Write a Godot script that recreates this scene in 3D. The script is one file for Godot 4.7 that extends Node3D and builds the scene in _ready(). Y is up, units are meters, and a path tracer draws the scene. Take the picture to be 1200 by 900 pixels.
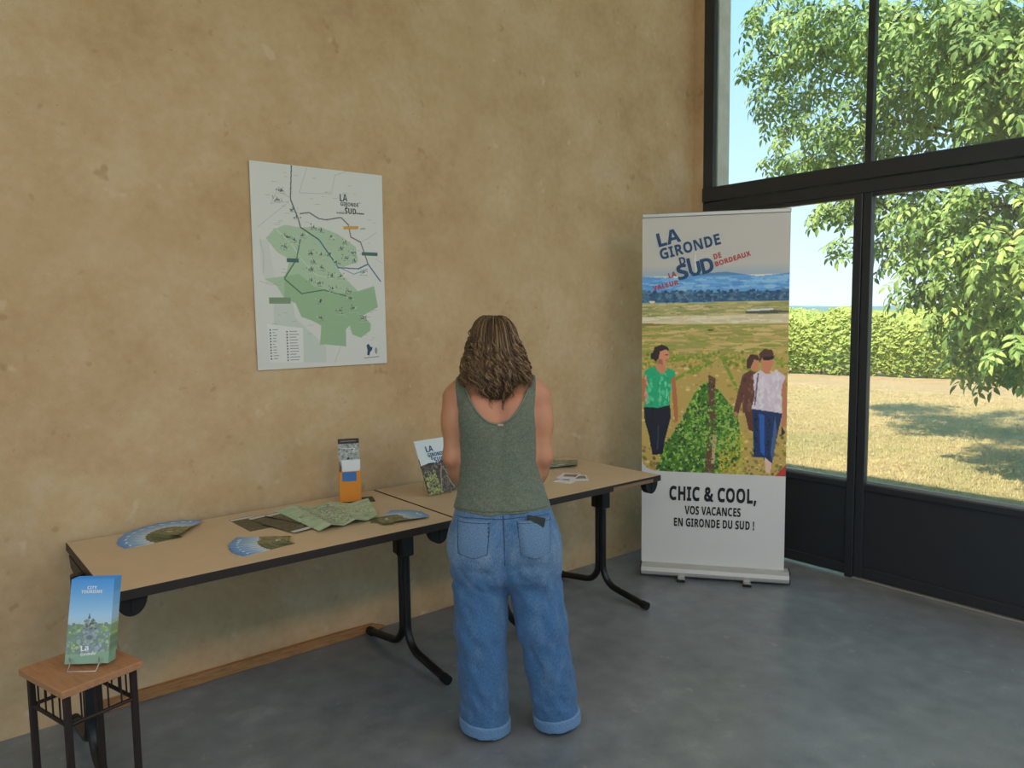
extends Node3D
# A hall with a plastered wall, two folding tables of leaflets, a woman seen from behind, a roll-up banner and a glazed wall onto a garden.

func _ready() -> void:
	setup_view()
	setup_light()
	make_materials()
	build_room()
	build_glazing()
	build_outdoors()
	build_tables()
	build_poster()
	build_banner()
	build_stool()
	build_print_goods()
	build_woman()


# ---------------------------------------------------------------- camera, sky, sun, exposure
func setup_view() -> void:
	var cam := Camera3D.new()
	cam.name = "camera"
	cam.fov = 53.05
	cam.keep_aspect = Camera3D.KEEP_HEIGHT
	cam.near = 0.05
	cam.far = 3000.0
	var yaw := 0.679968
	var pitch := 0.0918611
	var roll := -0.0126448
	var fw := Vector3(sin(yaw) * cos(pitch), -sin(pitch), -cos(yaw) * cos(pitch))
	var r := Vector3(cos(yaw), 0, sin(yaw))
	var u := r.cross(fw)
	var r2 := r * cos(roll) + u * sin(roll)
	var u2 := u * cos(roll) - r * sin(roll)
	cam.transform = Transform3D(Basis(r2, u2, -fw), Vector3(-4.43458, 1.62, 3.45205))
	add_child(cam)
	cam.current = true


func setup_light() -> void:
	var env := Environment.new()
	var sky := Sky.new()
	var sm := ProceduralSkyMaterial.new()
	sm.sky_top_color = Color(0.53, 0.80, 0.95)
	sm.sky_horizon_color = Color(0.87, 0.935, 0.96)
	sm.sky_curve = 0.16
	sm.ground_bottom_color = Color(0.62, 0.58, 0.44)
	sm.ground_horizon_color = Color(0.75, 0.78, 0.70)
	sm.sun_angle_max = 6.0
	sky.sky_material = sm
	env.background_mode = Environment.BG_SKY
	env.sky = sky
	env.background_energy_multiplier = 1.15
	env.tonemap_mode = Environment.TONE_MAPPER_LINEAR
	env.tonemap_exposure = 1.36
	env.sdfgi_enabled = true
	env.ssao_enabled = true
	env.ssil_enabled = true
	var we := WorldEnvironment.new()
	we.name = "world_environment"
	we.environment = env
	add_child(we)
	var sun := DirectionalLight3D.new()
	sun.name = "sun"
	sun.light_color = Color(1.0, 0.95, 0.84)
	sun.light_energy = 1.85
	sun.light_angular_distance = 0.6
	sun.shadow_enabled = true
	sun.directional_shadow_max_distance = 60.0
	add_child(sun)
	sun.look_at_from_position(Vector3.ZERO, Vector3(0.50, -0.86, 0.12), Vector3.UP)


# ---------------------------------------------------------------- naming
var taken := {}
var M := {}

func numbered(called: String) -> String:
	if not taken.has(called):
		taken[called] = 0
		return called
	taken[called] += 1
	return "%s_%03d" % [called, taken[called]]

func tag(o: Node, label: String, category: String, group := "") -> Node:
	o.set_meta("label", label)
	o.set_meta("category", category)
	if group != "":
		o.set_meta("group", group)
	return o

func thing(called: String, label: String, category: String, at := Vector3.ZERO, turn := 0.0, group := "") -> Node3D:
	var o := Node3D.new()
	o.name = numbered(called)
	o.position = at
	o.rotation.y = turn
	add_child(o, true)
	tag(o, label, category, group)
	return o

func obj(called: String, mesh: Mesh, mat: Material, parent: Node = null, tf := Transform3D.IDENTITY) -> MeshInstance3D:
	var o := MeshInstance3D.new()
	o.name = numbered(called) if parent == null else called
	o.mesh = mesh
	if mat:
		o.material_override = mat
	o.transform = tf
	if parent == null:
		add_child(o, true)
	else:
		parent.add_child(o, true)
	return o

func struct(called: String, mesh: Mesh, mat: Material, label := "") -> MeshInstance3D:
	var o := obj(called, mesh, mat)
	o.set_meta("kind", "structure")
	if label != "":
		o.set_meta("label", label)
	return o

func stuff(o: Node) -> Node:
	o.set_meta("kind", "stuff")
	return o


# ---------------------------------------------------------------- mesh kit
func st_new() -> SurfaceTool:
	var st := SurfaceTool.new()
	st.begin(Mesh.PRIMITIVE_TRIANGLES)
	st.set_smooth_group(-1)
	return st

func done(st: SurfaceTool) -> ArrayMesh:
	st.generate_normals()
	return st.commit()

func tri(st: SurfaceTool, a: Vector3, b: Vector3, c: Vector3, out: Vector3) -> void:
	if (c - a).cross(b - a).dot(out) < 0.0:
		var k := b
		b = c
		c = k
	st.add_vertex(a)
	st.add_vertex(b)
	st.add_vertex(c)

func quad(st: SurfaceTool, a: Vector3, b: Vector3, c: Vector3, d: Vector3, out: Vector3) -> void:
	tri(st, a, b, c, out)
	tri(st, a, c, d, out)

# box with chamfered edges, from corner lo to corner hi, placed by tf
func add_box(st: SurfaceTool, lo: Vector3, hi: Vector3, bevel := 0.002, tf := Transform3D.IDENTITY) -> void:
	st.set_smooth_group(-1)
	var c := (lo + hi) * 0.5
	var h := (hi - lo) * 0.5
	var b := minf(bevel, minf(h.x, minf(h.y, h.z)) * 0.49)
	var P := func(s: Vector3, k: int) -> Vector3:
		var e := h - Vector3(b, b, b)
		e[k] = h[k]
		return tf * (c + s * e)
	for k in 3:
		var i := (k + 1) % 3
		var j := (k + 2) % 3
		for s in [-1.0, 1.0]:
			var v := []
			for q in [[-1.0, -1.0], [1.0, -1.0], [1.0, 1.0], [-1.0, 1.0]]:
				var g := Vector3.ZERO
				g[k] = s
				g[i] = q[0]
				g[j] = q[1]
				v.append(P.call(g, k))
			var n := Vector3.ZERO
			n[k] = s
			quad(st, v[0], v[1], v[2], v[3], tf.basis * n)
		if b > 0.0:
			for si in [-1.0, 1.0]:
				for sj in [-1.0, 1.0]:
					var g0 := Vector3.ZERO
					g0[i] = si
					g0[j] = sj
					var g1 := g0
					g0[k] = -1.0
					g1[k] = 1.0
					var n2 := Vector3.ZERO
					n2[i] = si
					n2[j] = sj
					quad(st, P.call(g0, i), P.call(g1, i), P.call(g1, j), P.call(g0, j), tf.basis * n2)
	if b > 0.0:
		for sx in [-1.0, 1.0]:
			for sy in [-1.0, 1.0]:
				for sz in [-1.0, 1.0]:
					var s3 := Vector3(sx, sy, sz)
					tri(st, P.call(s3, 0), P.call(s3, 1), P.call(s3, 2), tf.basis * s3)

func box(lo: Vector3, hi: Vector3, bevel := 0.002) -> ArrayMesh:
	var st := st_new()
	add_box(st, lo, hi, bevel)
	return done(st)

# round tube through pts with a radius at each
func add_tube(st: SurfaceTool, pts: Array, radii: Array, sides := 10, caps := true) -> void:
	st.set_smooth_group(1)
	var rings := []
	var t0: Vector3 = (pts[1] - pts[0]).normalized()
	var nrm := t0.cross(Vector3.UP if absf(t0.y) < 0.9 else Vector3.RIGHT).normalized()
	for i in pts.size():
		var t: Vector3
		if i == 0:
			t = (pts[1] - pts[0]).normalized()
		elif i == pts.size() - 1:
			t = (pts[i] - pts[i - 1]).normalized()
		else:
			t = (pts[i + 1] - pts[i - 1]).normalized()
		nrm = (nrm - t * nrm.dot(t)).normalized()
		var bi := t.cross(nrm)
		var ring := []
		var r: float = radii[mini(i, radii.size() - 1)]
		for k in sides:
			var a := TAU * k / sides
			ring.append(pts[i] + (nrm * cos(a) + bi * sin(a)) * r)
		rings.append(ring)
	for i in pts.size() - 1:
		for k in sides:
			var k2 := (k + 1) % sides
			var a: Vector3 = rings[i][k]
			quad(st, a, rings[i][k2], rings[i + 1][k2], rings[i + 1][k], a - pts[i])
	if caps:
		st.set_smooth_group(-1)
		for e in [0, pts.size() - 1]:
			var out: Vector3 = (pts[0] - pts[1]) if e == 0 else (pts[e] - pts[e - 1])
			for k in sides:
				tri(st, pts[e], rings[e][k], rings[e][(k + 1) % sides], out)

func tube(pts: Array, radii: Array, sides := 10) -> ArrayMesh:
	var st := st_new()
	add_tube(st, pts, radii, sides)
	return done(st)

# flat outline (in x, y) given thickness along z
func add_prism(st: SurfaceTool, outline: PackedVector2Array, z0: float, z1: float, tf := Transform3D.IDENTITY) -> void:
	st.set_smooth_group(-1)
	var idx := Geometry2D.triangulate_polygon(outline)
	for i in range(0, idx.size(), 3):
		var a := outline[idx[i]]
		var b := outline[idx[i + 1]]
		var c := outline[idx[i + 2]]
		for z in [z0, z1]:
			tri(st, tf * Vector3(a.x, a.y, z), tf * Vector3(b.x, b.y, z), tf * Vector3(c.x, c.y, z), tf.basis * Vector3(0, 0, z * 2 - z0 - z1))
	var area := 0.0
	for i in outline.size():
		area += outline[i].cross(outline[(i + 1) % outline.size()])
	for i in outline.size():
		var a := outline[i]
		var b := outline[(i + 1) % outline.size()]
		var n := (b - a).orthogonal() * -signf(area) * -1.0
		quad(st, tf * Vector3(a.x, a.y, z0), tf * Vector3(b.x, b.y, z0), tf * Vector3(b.x, b.y, z1), tf * Vector3(a.x, a.y, z1), tf.basis * Vector3(n.x, n.y, 0) * -1.0)

# a thin printed sheet: front face carries the print (uv 0..1), lying in x, y with thickness behind it
func sheet(w: float, h: float, thick := 0.0012, bend := 0.0, n := 6) -> ArrayMesh:
	var st := st_new()
	st.set_smooth_group(1)
	var F := func(u: float, v: float, back: float) -> Vector3:
		return Vector3((u - 0.5) * w, (v - 0.5) * h, bend * 4.0 * (v - 0.5) * (v - 0.5) - back)
	for i in n:
		var v0 := float(i) / n
		var v1 := float(i + 1) / n
		for q in [[0.0, v0, 1.0, v0, 1.0, v1], [0.0, v0, 1.0, v1, 0.0, v1]]:
			# clockwise seen from +z
			for k in [0, 2, 1]:
				st.set_uv(Vector2(q[k * 2], 1.0 - q[k * 2 + 1]))
				st.add_vertex(F.call(q[k * 2], q[k * 2 + 1], 0.0))
	st.set_smooth_group(2)
	for i in n:
		var v0 := float(i) / n
		var v1 := float(i + 1) / n
		st.set_uv(Vector2(0.5, 0.97))
		quad(st, F.call(0.0, v0, thick), F.call(1.0, v0, thick), F.call(1.0, v1, thick), F.call(0.0, v1, thick), Vector3.FORWARD)
		st.set_smooth_group(-1)
		for u in [0.0, 1.0]:
			st.set_uv(Vector2(u * 0.98 + 0.01, 1.0 - v0))
			quad(st, F.call(u, v0, thick), F.call(u, v1, thick), F.call(u, v1, 0.0), F.call(u, v0, 0.0), Vector3(u - 0.5, 0, 0))
		st.set_smooth_group(2)
	st.set_smooth_group(-1)
	for v in [0.0, 1.0]:
		st.set_uv(Vector2(0.5, 1.0 - v * 0.98 - 0.01))
		quad(st, F.call(0.0, v, thick), F.call(1.0, v, thick), F.call(1.0, v, 0.0), F.call(0.0, v, 0.0), Vector3(0, v - 0.5, 0))
	return done(st)

# lettering as flat mesh: fits str into width w and cap height h, lower left corner at pos in the parent's x, y plane
func lettering(parent: Node, text: String, w: float, h: float, pos: Vector3, mat: Material, turn := 0.0, heavy := 0.0) -> void:
	var tm := TextMesh.new()
	var f := SystemFont.new()
	f.font_names = PackedStringArray(["Droid Sans"])
	f.font_weight = 700
	tm.font = f
	tm.text = text
	tm.font_size = 64
	tm.pixel_size = 0.01
	tm.depth = 0.02
	tm.curve_step = 2.0
	tm.horizontal_alignment = HORIZONTAL_ALIGNMENT_LEFT
	tm.vertical_alignment = VERTICAL_ALIGNMENT_TOP
	var bb := tm.get_aabb()
	var k := Vector3(w / bb.size.x, h / bb.size.y, 0.0008 / bb.size.z)
	var b := Basis(Vector3.BACK, turn) * Basis.from_scale(k)
	var mesh: Mesh = tm
	if heavy > 0.0:
		# heavier strokes: the letters laid over themselves a little apart
		var st := SurfaceTool.new()
		st.begin(Mesh.PRIMITIVE_TRIANGLES)
		for o in [[-1, -1], [1, -1], [1, 1], [-1, 1], [0, 0]]:
			st.append_from(tm, 0, Transform3D(Basis.IDENTITY, Vector3(o[0] * heavy * 0.0035 * w / k.x / text.length(), o[1] * heavy * 0.028 * h / k.y, (o[0] * 2 + o[1]) * 0.001)))
		mesh = st.commit()
	obj("lettering", mesh, mat, parent, Transform3D(b, pos + Basis(Vector3.BACK, turn) * Vector3(0, 0, 0.0006) - b * bb.position))


# ---------------------------------------------------------------- painting prints
class Canvas:
	var im: Image
	var rng := RandomNumberGenerator.new()

	func _init(w: int, h: int, c: Color, s := 1) -> void:
		im = Image.create(w, h, false, Image.FORMAT_RGB8)
		im.fill(c)
		rng.seed = s

	func poly(p: Array, c: Color) -> void:
		var n := p.size() / 2
		var lo := 1e9
		var hi := -1e9
		for i in n:
			lo = minf(lo, p[i * 2 + 1])
			hi = maxf(hi, p[i * 2 + 1])
		for y in range(maxi(0, int(lo)), mini(im.get_height(), int(hi) + 1)):
			var xs := []
			var yy := y + 0.5
			for i in n:
				var j := (i + 1) % n
				var y0: float = p[i * 2 + 1]
				var y1: float = p[j * 2 + 1]
				if (y0 <= yy) != (y1 <= yy):
					xs.append(lerpf(p[i * 2], p[j * 2], (yy - y0) / (y1 - y0)))
			xs.sort()
			for k in range(0, xs.size() - 1, 2):
				var a := maxi(0, int(round(xs[k])))
				var b := mini(im.get_width(), int(round(xs[k + 1])))
				if b > a:
					im.fill_rect(Rect2i(a, y, b - a, 1), c)

	func line(p: Array, c: Color, w := 1.5) -> void:
		for i in range(0, p.size() - 2, 2):
			var a := Vector2(p[i], p[i + 1])
			var b := Vector2(p[i + 2], p[i + 3])
			var n := int(a.distance_to(b)) + 1
			for k in n + 1:
				var q := a.lerp(b, float(k) / n)
				im.fill_rect(Rect2i(int(q.x - w * 0.5 + 0.5), int(q.y - w * 0.5 + 0.5), maxi(1, int(w)), maxi(1, int(w))), c)

	func ell(x: float, y: float, rx: float, ry: float, c: Color) -> void:
		for j in range(int(-ry), int(ry) + 1):
			var h := rx * sqrt(maxf(0.0, 1.0 - (j / ry) * (j / ry)))
			im.fill_rect(Rect2i(int(x - h), int(y) + j, maxi(1, int(2 * h)), 1), c)

	func grad(y0: int, y1: int, a: Color, b: Color) -> void:
		for y in range(y0, y1):
			im.fill_rect(Rect2i(0, y, im.get_width(), 1), a.lerp(b, float(y - y0) / maxf(1.0, y1 - y0)))

	# n small dabs inside a polygon
	func dabs(p: Array, n: int, cols: Array, r0: float, r1: float, flat := 1.0) -> void:
		var pv := PackedVector2Array()
		var lo := Vector2(1e9, 1e9)
		var hi := -lo
		for i in range(0, p.size(), 2):
			var q := Vector2(p[i], p[i + 1])
			pv.append(q)
			lo = lo.min(q)
			hi = hi.max(q)
		for i in n:
			var q := Vector2(rng.randf_range(lo.x, hi.x), rng.randf_range(lo.y, hi.y))
			if Geometry2D.is_point_in_polygon(q, pv):
				var r := rng.randf_range(r0, r1)
				var c: Color = cols[rng.randi() % cols.size()]
				ell(q.x, q.y, r, maxf(0.6, r * flat), c.lightened(rng.randf() * 0.08))

	# soft focus of a printed photograph
	func soften(y0: int, y1: int, k: float) -> void:
		var part := im.get_region(Rect2i(0, y0, im.get_width(), y1 - y0))
		var w := part.get_width()
		var h := part.get_height()
		part.resize(int(w * k), int(h * k), Image.INTERPOLATE_BILINEAR)
		part.resize(w, h, Image.INTERPOLATE_CUBIC)
		part.adjust_bcs(1.2, 1.02, 1.08)
		im.blit_rect(part, Rect2i(0, 0, w, h), Vector2i(0, y0))

	func tex() -> ImageTexture:
		im.generate_mipmaps()
		return ImageTexture.create_from_image(im)

func c8(r: int, g: int, b: int) -> Color:
	return Color8(r, g, b)

func print_mat(t: Texture2D, rough := 0.45) -> StandardMaterial3D:
	var m := StandardMaterial3D.new()
	m.albedo_texture = t
	m.roughness = rough
	m.texture_repeat = false
	return m


# ---------------------------------------------------------------- materials
const ORDINAL := ["first", "second", "third", "fourth", "fifth", "sixth", "seventh", "eighth", "ninth", "tenth", "eleventh", "twelfth", "thirteenth", "fourteenth", "fifteenth"]

func mat(c: Color, rough := 0.6, metal := 0.0) -> StandardMaterial3D:
	var m := StandardMaterial3D.new()
	m.albedo_color = c
	m.roughness = rough
	m.metallic = metal
	return m

func noise(s: int, freq: float, oct := 4, kind := FastNoiseLite.TYPE_SIMPLEX_SMOOTH) -> FastNoiseLite:
	var n := FastNoiseLite.new()
	n.seed = s
	n.noise_type = kind
	n.frequency = freq
	n.fractal_type = FastNoiseLite.FRACTAL_FBM
	n.fractal_octaves = oct
	return n

func field(size: int, s: int, freq: float, oct := 4, ridged := false) -> PackedByteArray:
	var n := noise(s, freq, oct)
	if ridged:
		n.fractal_type = FastNoiseLite.FRACTAL_RIDGED
	var im := n.get_seamless_image(size, size, false, false, 0.12, true)
	im.convert(Image.FORMAT_L8)
	return im.get_data()

# mixes colour stops by layered noise fields; weights sum the fields
func blend_tex(size: int, stops: Array, layers: Array, spots := []) -> ImageTexture:
	var fs := []
	for l in layers:
		fs.append(field(size, l[0], l[1], l[2]))
	# marks: [seed, frequency, octaves, threshold, colour, strength, whether they run as lines]
	var marks := []
	for l in spots:
		marks.append(field(size, l[0], l[1], l[2], l[6]))
	var data := PackedByteArray()
	data.resize(size * size * 3)
	var n := stops.size() - 1
	for i in size * size:
		var v := 0.5
		for k in fs.size():
			v += (fs[k][i] / 255.0 - 0.5) * layers[k][3]
		v = clampf(v, 0.0, 0.9999) * n
		var a := int(v)
		var c: Color = stops[a].lerp(stops[a + 1], v - a)
		for k in marks.size():
			var q: float = marks[k][i] / 255.0 - spots[k][3]
			if q > 0.0:
				c = c.lerp(spots[k][4], minf(1.0, q / (1.0 - spots[k][3]) * 2.0) * spots[k][5])
		data[i * 3] = int(c.r * 255.0)
		data[i * 3 + 1] = int(c.g * 255.0)
		data[i * 3 + 2] = int(c.b * 255.0)
	var im := Image.create_from_data(size, size, false, Image.FORMAT_RGB8, data)
	im.generate_mipmaps()
	return ImageTexture.create_from_image(im)

func height_tex(size: int, layers: Array) -> ImageTexture:
	return blend_tex(size, [Color.BLACK, Color.WHITE], layers)

func tri_mat(t: Texture2D, metres: float, rough := 0.9, h: Texture2D = null, hs := 0.5, world := true) -> StandardMaterial3D:
	var m := StandardMaterial3D.new()
	m.albedo_texture = t
	m.roughness = rough
	m.uv1_triplanar = true
	m.uv1_world_triplanar = world
	m.uv1_scale = Vector3.ONE / metres
	m.uv1_triplanar_sharpness = 4.0
	if h:
		m.heightmap_enabled = true
		m.heightmap_texture = h
		m.heightmap_scale = hs
	return m

func make_materials() -> void:
	# lime plaster: ochre with grey lime showing through
	M.plaster = tri_mat(blend_tex(1536, [Color(0.675, 0.54, 0.385), Color(0.75, 0.617, 0.455), Color(0.79, 0.663, 0.50), Color(0.82, 0.707, 0.56), Color(0.845, 0.75, 0.62)],
		[[11, 0.0028, 4, 0.48], [12, 0.011, 5, 0.34], [13, 0.05, 4, 0.24], [14, 0.3, 2, 0.12]],
		[[15, 0.006, 5, 0.965, Color(0.52, 0.40, 0.25), 0.55, true], [16, 0.013, 4, 0.975, Color(0.56, 0.45, 0.30), 0.45, true], [17, 0.02, 3, 0.80, Color(0.62, 0.48, 0.31), 0.35, false], [18, 0.017, 3, 0.80, Color(0.90, 0.83, 0.71), 0.35, false], [19, 0.09, 2, 0.90, Color(0.58, 0.46, 0.31), 0.28, false]]),
		4.4, 0.92, height_tex(1024, [[21, 0.006, 4, 0.8], [22, 0.04, 4, 0.35], [23, 0.3, 2, 0.12]]), 1.1)
	M.white_wall = mat(Color(0.84, 0.80, 0.72), 0.95)
	M.concrete = tri_mat(blend_tex(1024, [Color(0.365, 0.392, 0.405), Color(0.445, 0.467, 0.48), Color(0.50, 0.522, 0.535), Color(0.60, 0.617, 0.625)],
		[[31, 0.004, 4, 0.45], [32, 0.02, 5, 0.5], [33, 0.2, 2, 0.14]], [[36, 0.012, 4, 0.97, Color(0.42, 0.41, 0.39), 0.4, true], [37, 0.03, 3, 0.83, Color(0.72, 0.71, 0.69), 0.3, false]]), 3.4, 0.31, height_tex(512, [[35, 0.02, 5, 1.0]]), 0.25)
	M.frame = mat(Color(0.175, 0.19, 0.205), 0.4)
	M.limestone = tri_mat(blend_tex(256, [Color(0.72, 0.70, 0.65), Color(0.82, 0.80, 0.76)], [[41, 0.03, 4, 1.0]]), 1.0, 0.9)
	var glass := StandardMaterial3D.new()
	glass.transparency = BaseMaterial3D.TRANSPARENCY_ALPHA
	glass.albedo_color = Color(0.93, 0.97, 0.96, 0.04)
	glass.roughness = 0.02
	glass.metallic_specular = 0.5
	M.glass = glass
	M.alu = mat(Color(0.72, 0.72, 0.71), 0.38, 0.7)
	M.silver = mat(Color(0.74, 0.74, 0.72), 0.45, 0.35)
	M.black = mat(Color(0.075, 0.075, 0.08), 0.42)
	M.rubber = mat(Color(0.05, 0.05, 0.05), 0.7)
	M.edge = mat(Color(0.16, 0.125, 0.105), 0.5)
	M.laminate = tri_mat(blend_tex(256, [Color(0.785, 0.68, 0.545), Color(0.84, 0.735, 0.60)], [[51, 0.02, 3, 0.5], [52, 0.3, 2, 0.4]]), 0.8, 0.5)
	M.chipboard = mat(Color(0.52, 0.40, 0.29), 0.85)
	M.wood = wood_mat(Color(0.60, 0.42, 0.28), Color(0.68, 0.49, 0.34), Vector3(1.6, 4.0, 9.0), 61)
	M.oldwood = wood_mat(Color(0.50, 0.35, 0.20), Color(0.68, 0.49, 0.30), Vector3(1.4, 14.0, 14.0), 62)
	M.iron = mat(Color(0.17, 0.12, 0.105), 0.55, 0.2)
	M.wire = mat(Color(0.78, 0.78, 0.76), 0.3, 0.8)
	M.white = mat(Color(0.88, 0.87, 0.85), 0.6)
	M.blue_ink = mat(c8(26, 78, 120), 0.5)
	M.teal_ink = mat(c8(24, 62, 72), 0.5)
	M.red_ink = mat(c8(196, 66, 66), 0.5)
	M.black_ink = mat(c8(22, 24, 26), 0.5)
	M.white_ink = mat(c8(238, 242, 244), 0.5)
	M.grass_ink = mat(c8(120, 130, 90), 0.5)

func wood_mat(a: Color, b: Color, sc: Vector3, s: int) -> StandardMaterial3D:
	var m := tri_mat(blend_tex(256, [a, a.lerp(b, 0.6), b, b.lightened(0.06)], [[s, 0.02, 4, 0.9], [s + 1, 0.08, 3, 0.5]]), 1.0, 0.6, null, 0.0, false)
	m.uv1_scale = sc
	return m


# ---------------------------------------------------------------- the hall
const ROOM_LEFT := -8.2
const ROOM_FRONT := 4.8
const ROOM_TOP := 4.9

func build_room() -> void:
	struct("floor", box(Vector3(ROOM_LEFT, -0.2, -0.02), Vector3(0.02, 0.0, ROOM_FRONT + 0.1), 0.0), M.concrete, "worn grey polished concrete floor")
	struct("wall_back", box(Vector3(ROOM_LEFT - 0.4, -0.2, -0.45), Vector3(0.17, ROOM_TOP + 0.2, 0.0), 0.0), M.plaster, "ochre lime plastered wall with patchy trowel marks")
	# short return of plaster before the glazing and the stone reveal outside it
	struct("wall_right", box(Vector3(0.0, -0.2, 0.0), Vector3(0.13, ROOM_TOP, 0.088), 0.0), M.plaster, "narrow plaster return beside the black glazing")
	struct("trim_1", box(Vector3(0.045, -0.2, 0.088), Vector3(0.175, ROOM_TOP, 0.176), 0.004), M.limestone, "pale stone reveal outside the upper window")
	struct("wall_left", box(Vector3(ROOM_LEFT - 0.4, -0.2, 0.0), Vector3(ROOM_LEFT, ROOM_TOP + 0.2, 0.1), 0.0), M.white_wall)
	struct("ceiling", box(Vector3(ROOM_LEFT - 0.4, ROOM_TOP, -9.0), Vector3(0.22, ROOM_TOP + 0.25, ROOM_FRONT + 0.4), 0.0), M.white_wall)  # unseen roof, carried on past the back wall to shade the lawn
	# unseen rest of the building, under the roof that shades the lawn
	struct("unseen_wall_outer", box(Vector3(-0.3, -0.2, -9.0), Vector3(0.17, ROOM_TOP, -0.45), 0.0), M.limestone, "unseen outer stone wall of the building beyond the hall")
	# old batten along the foot of the back wall, its right end broken to a point
	var st := st_new()
	var o := PackedVector2Array([Vector2(-3.86, 0.002), Vector2(-2.60, 0.002), Vector2(-2.53, 0.012), Vector2(-2.60, 0.04), Vector2(-2.75, 0.044), Vector2(-3.30, 0.047), Vector2(-3.86, 0.048)])
	add_prism(st, o, 0.004, 0.03)
	struct("baseboard_back", done(st), M.oldwood, "loose brown wooden batten along the foot of the plaster wall, its end broken to a point")
	var scrap := obj("paper_scrap", box(Vector3(-0.012, 0.0, -0.008), Vector3(0.012, 0.004, 0.008), 0.001), M.white)
	scrap.position = Vector3(-1.2, 0.0, 0.44)
	scrap.rotation.y = 0.5
	tag(scrap, "tiny white paper scrap on the floor beside the banner foot", "scrap")


# frame members run along the window wall (plane x = 0) or, turned, along the unseen front and left sides
func build_glazing() -> void:
	glazed_wall(Transform3D.IDENTITY, [0.088, 1.218, 2.3, 3.5, 4.65], 1)
	# unseen glazing behind the camera, placed to light the back wall
	glazed_wall(Transform3D(Basis(Vector3.UP, -PI / 2), Vector3(0.0, 0.0, ROOM_FRONT)), [0.1, 2.1, 4.1, 6.1, 8.1], 3)
	glazed_wall(Transform3D(Basis(Vector3.UP, PI), Vector3(ROOM_LEFT, 0.0, ROOM_FRONT)), [0.1, 1.2, 2.4, 3.6, 4.65], 5)  # unseen left glazing, out of view, placed to brighten the hall
	build_fill_lamps()

# added flat fill luminaires, out of view along the front: a glowing diffuser with an area light of its size just below it
func build_fill_lamps() -> void:
	var glow := mat(Color(0.95, 0.93, 0.88), 0.6)
	glow.emission_enabled = true
	glow.emission = Color(1.0, 0.865, 0.76)
	glow.emission_energy_multiplier = 1.2
	var tray := box(Vector3(-0.62, 0.0, -0.32), Vector3(0.62, 0.06, 0.32), 0.004)
	var pane := box(Vector3(-0.59, -0.006, -0.29), Vector3(0.59, 0.0, 0.29), 0.0)
	for i in 4:
		var at := Vector3(-1.2 - 1.9 * i, 3.2, 4.25)
		var t := thing("added_fill_lamp", "%s added fill lamp panel from the glazed wall, out of view" % ORDINAL[i], "lamp", at, 0.0, "added fill lamps of the hall")
		obj("rod", tube([Vector3(0, 0.05, 0), Vector3(0, ROOM_TOP - 3.2, 0)], [0.008], 8), M.black, t)
		obj("tray", tray, M.white, t)
		obj("fill_diffuser_lamp", pane, glow, t)
		var l := AreaLight3D.new()
		l.name = "fill_lamp_light"
		l.area_size = Vector2(1.18, 0.58)
		l.area_normalize_energy = true
		l.light_color = Color(1.0, 0.865, 0.76)
		l.light_energy = FILL_LAMP_ENERGY
		l.area_range = 14.0
		l.area_attenuation = 2.0
		l.shadow_enabled = true
		t.add_child(l)
		l.transform = Transform3D(Basis(Vector3.RIGHT, -PI / 2), Vector3(0, -0.012, 0))

const FILL_LAMP_ENERGY := 2.1  # strength of the added fill lamps

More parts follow.
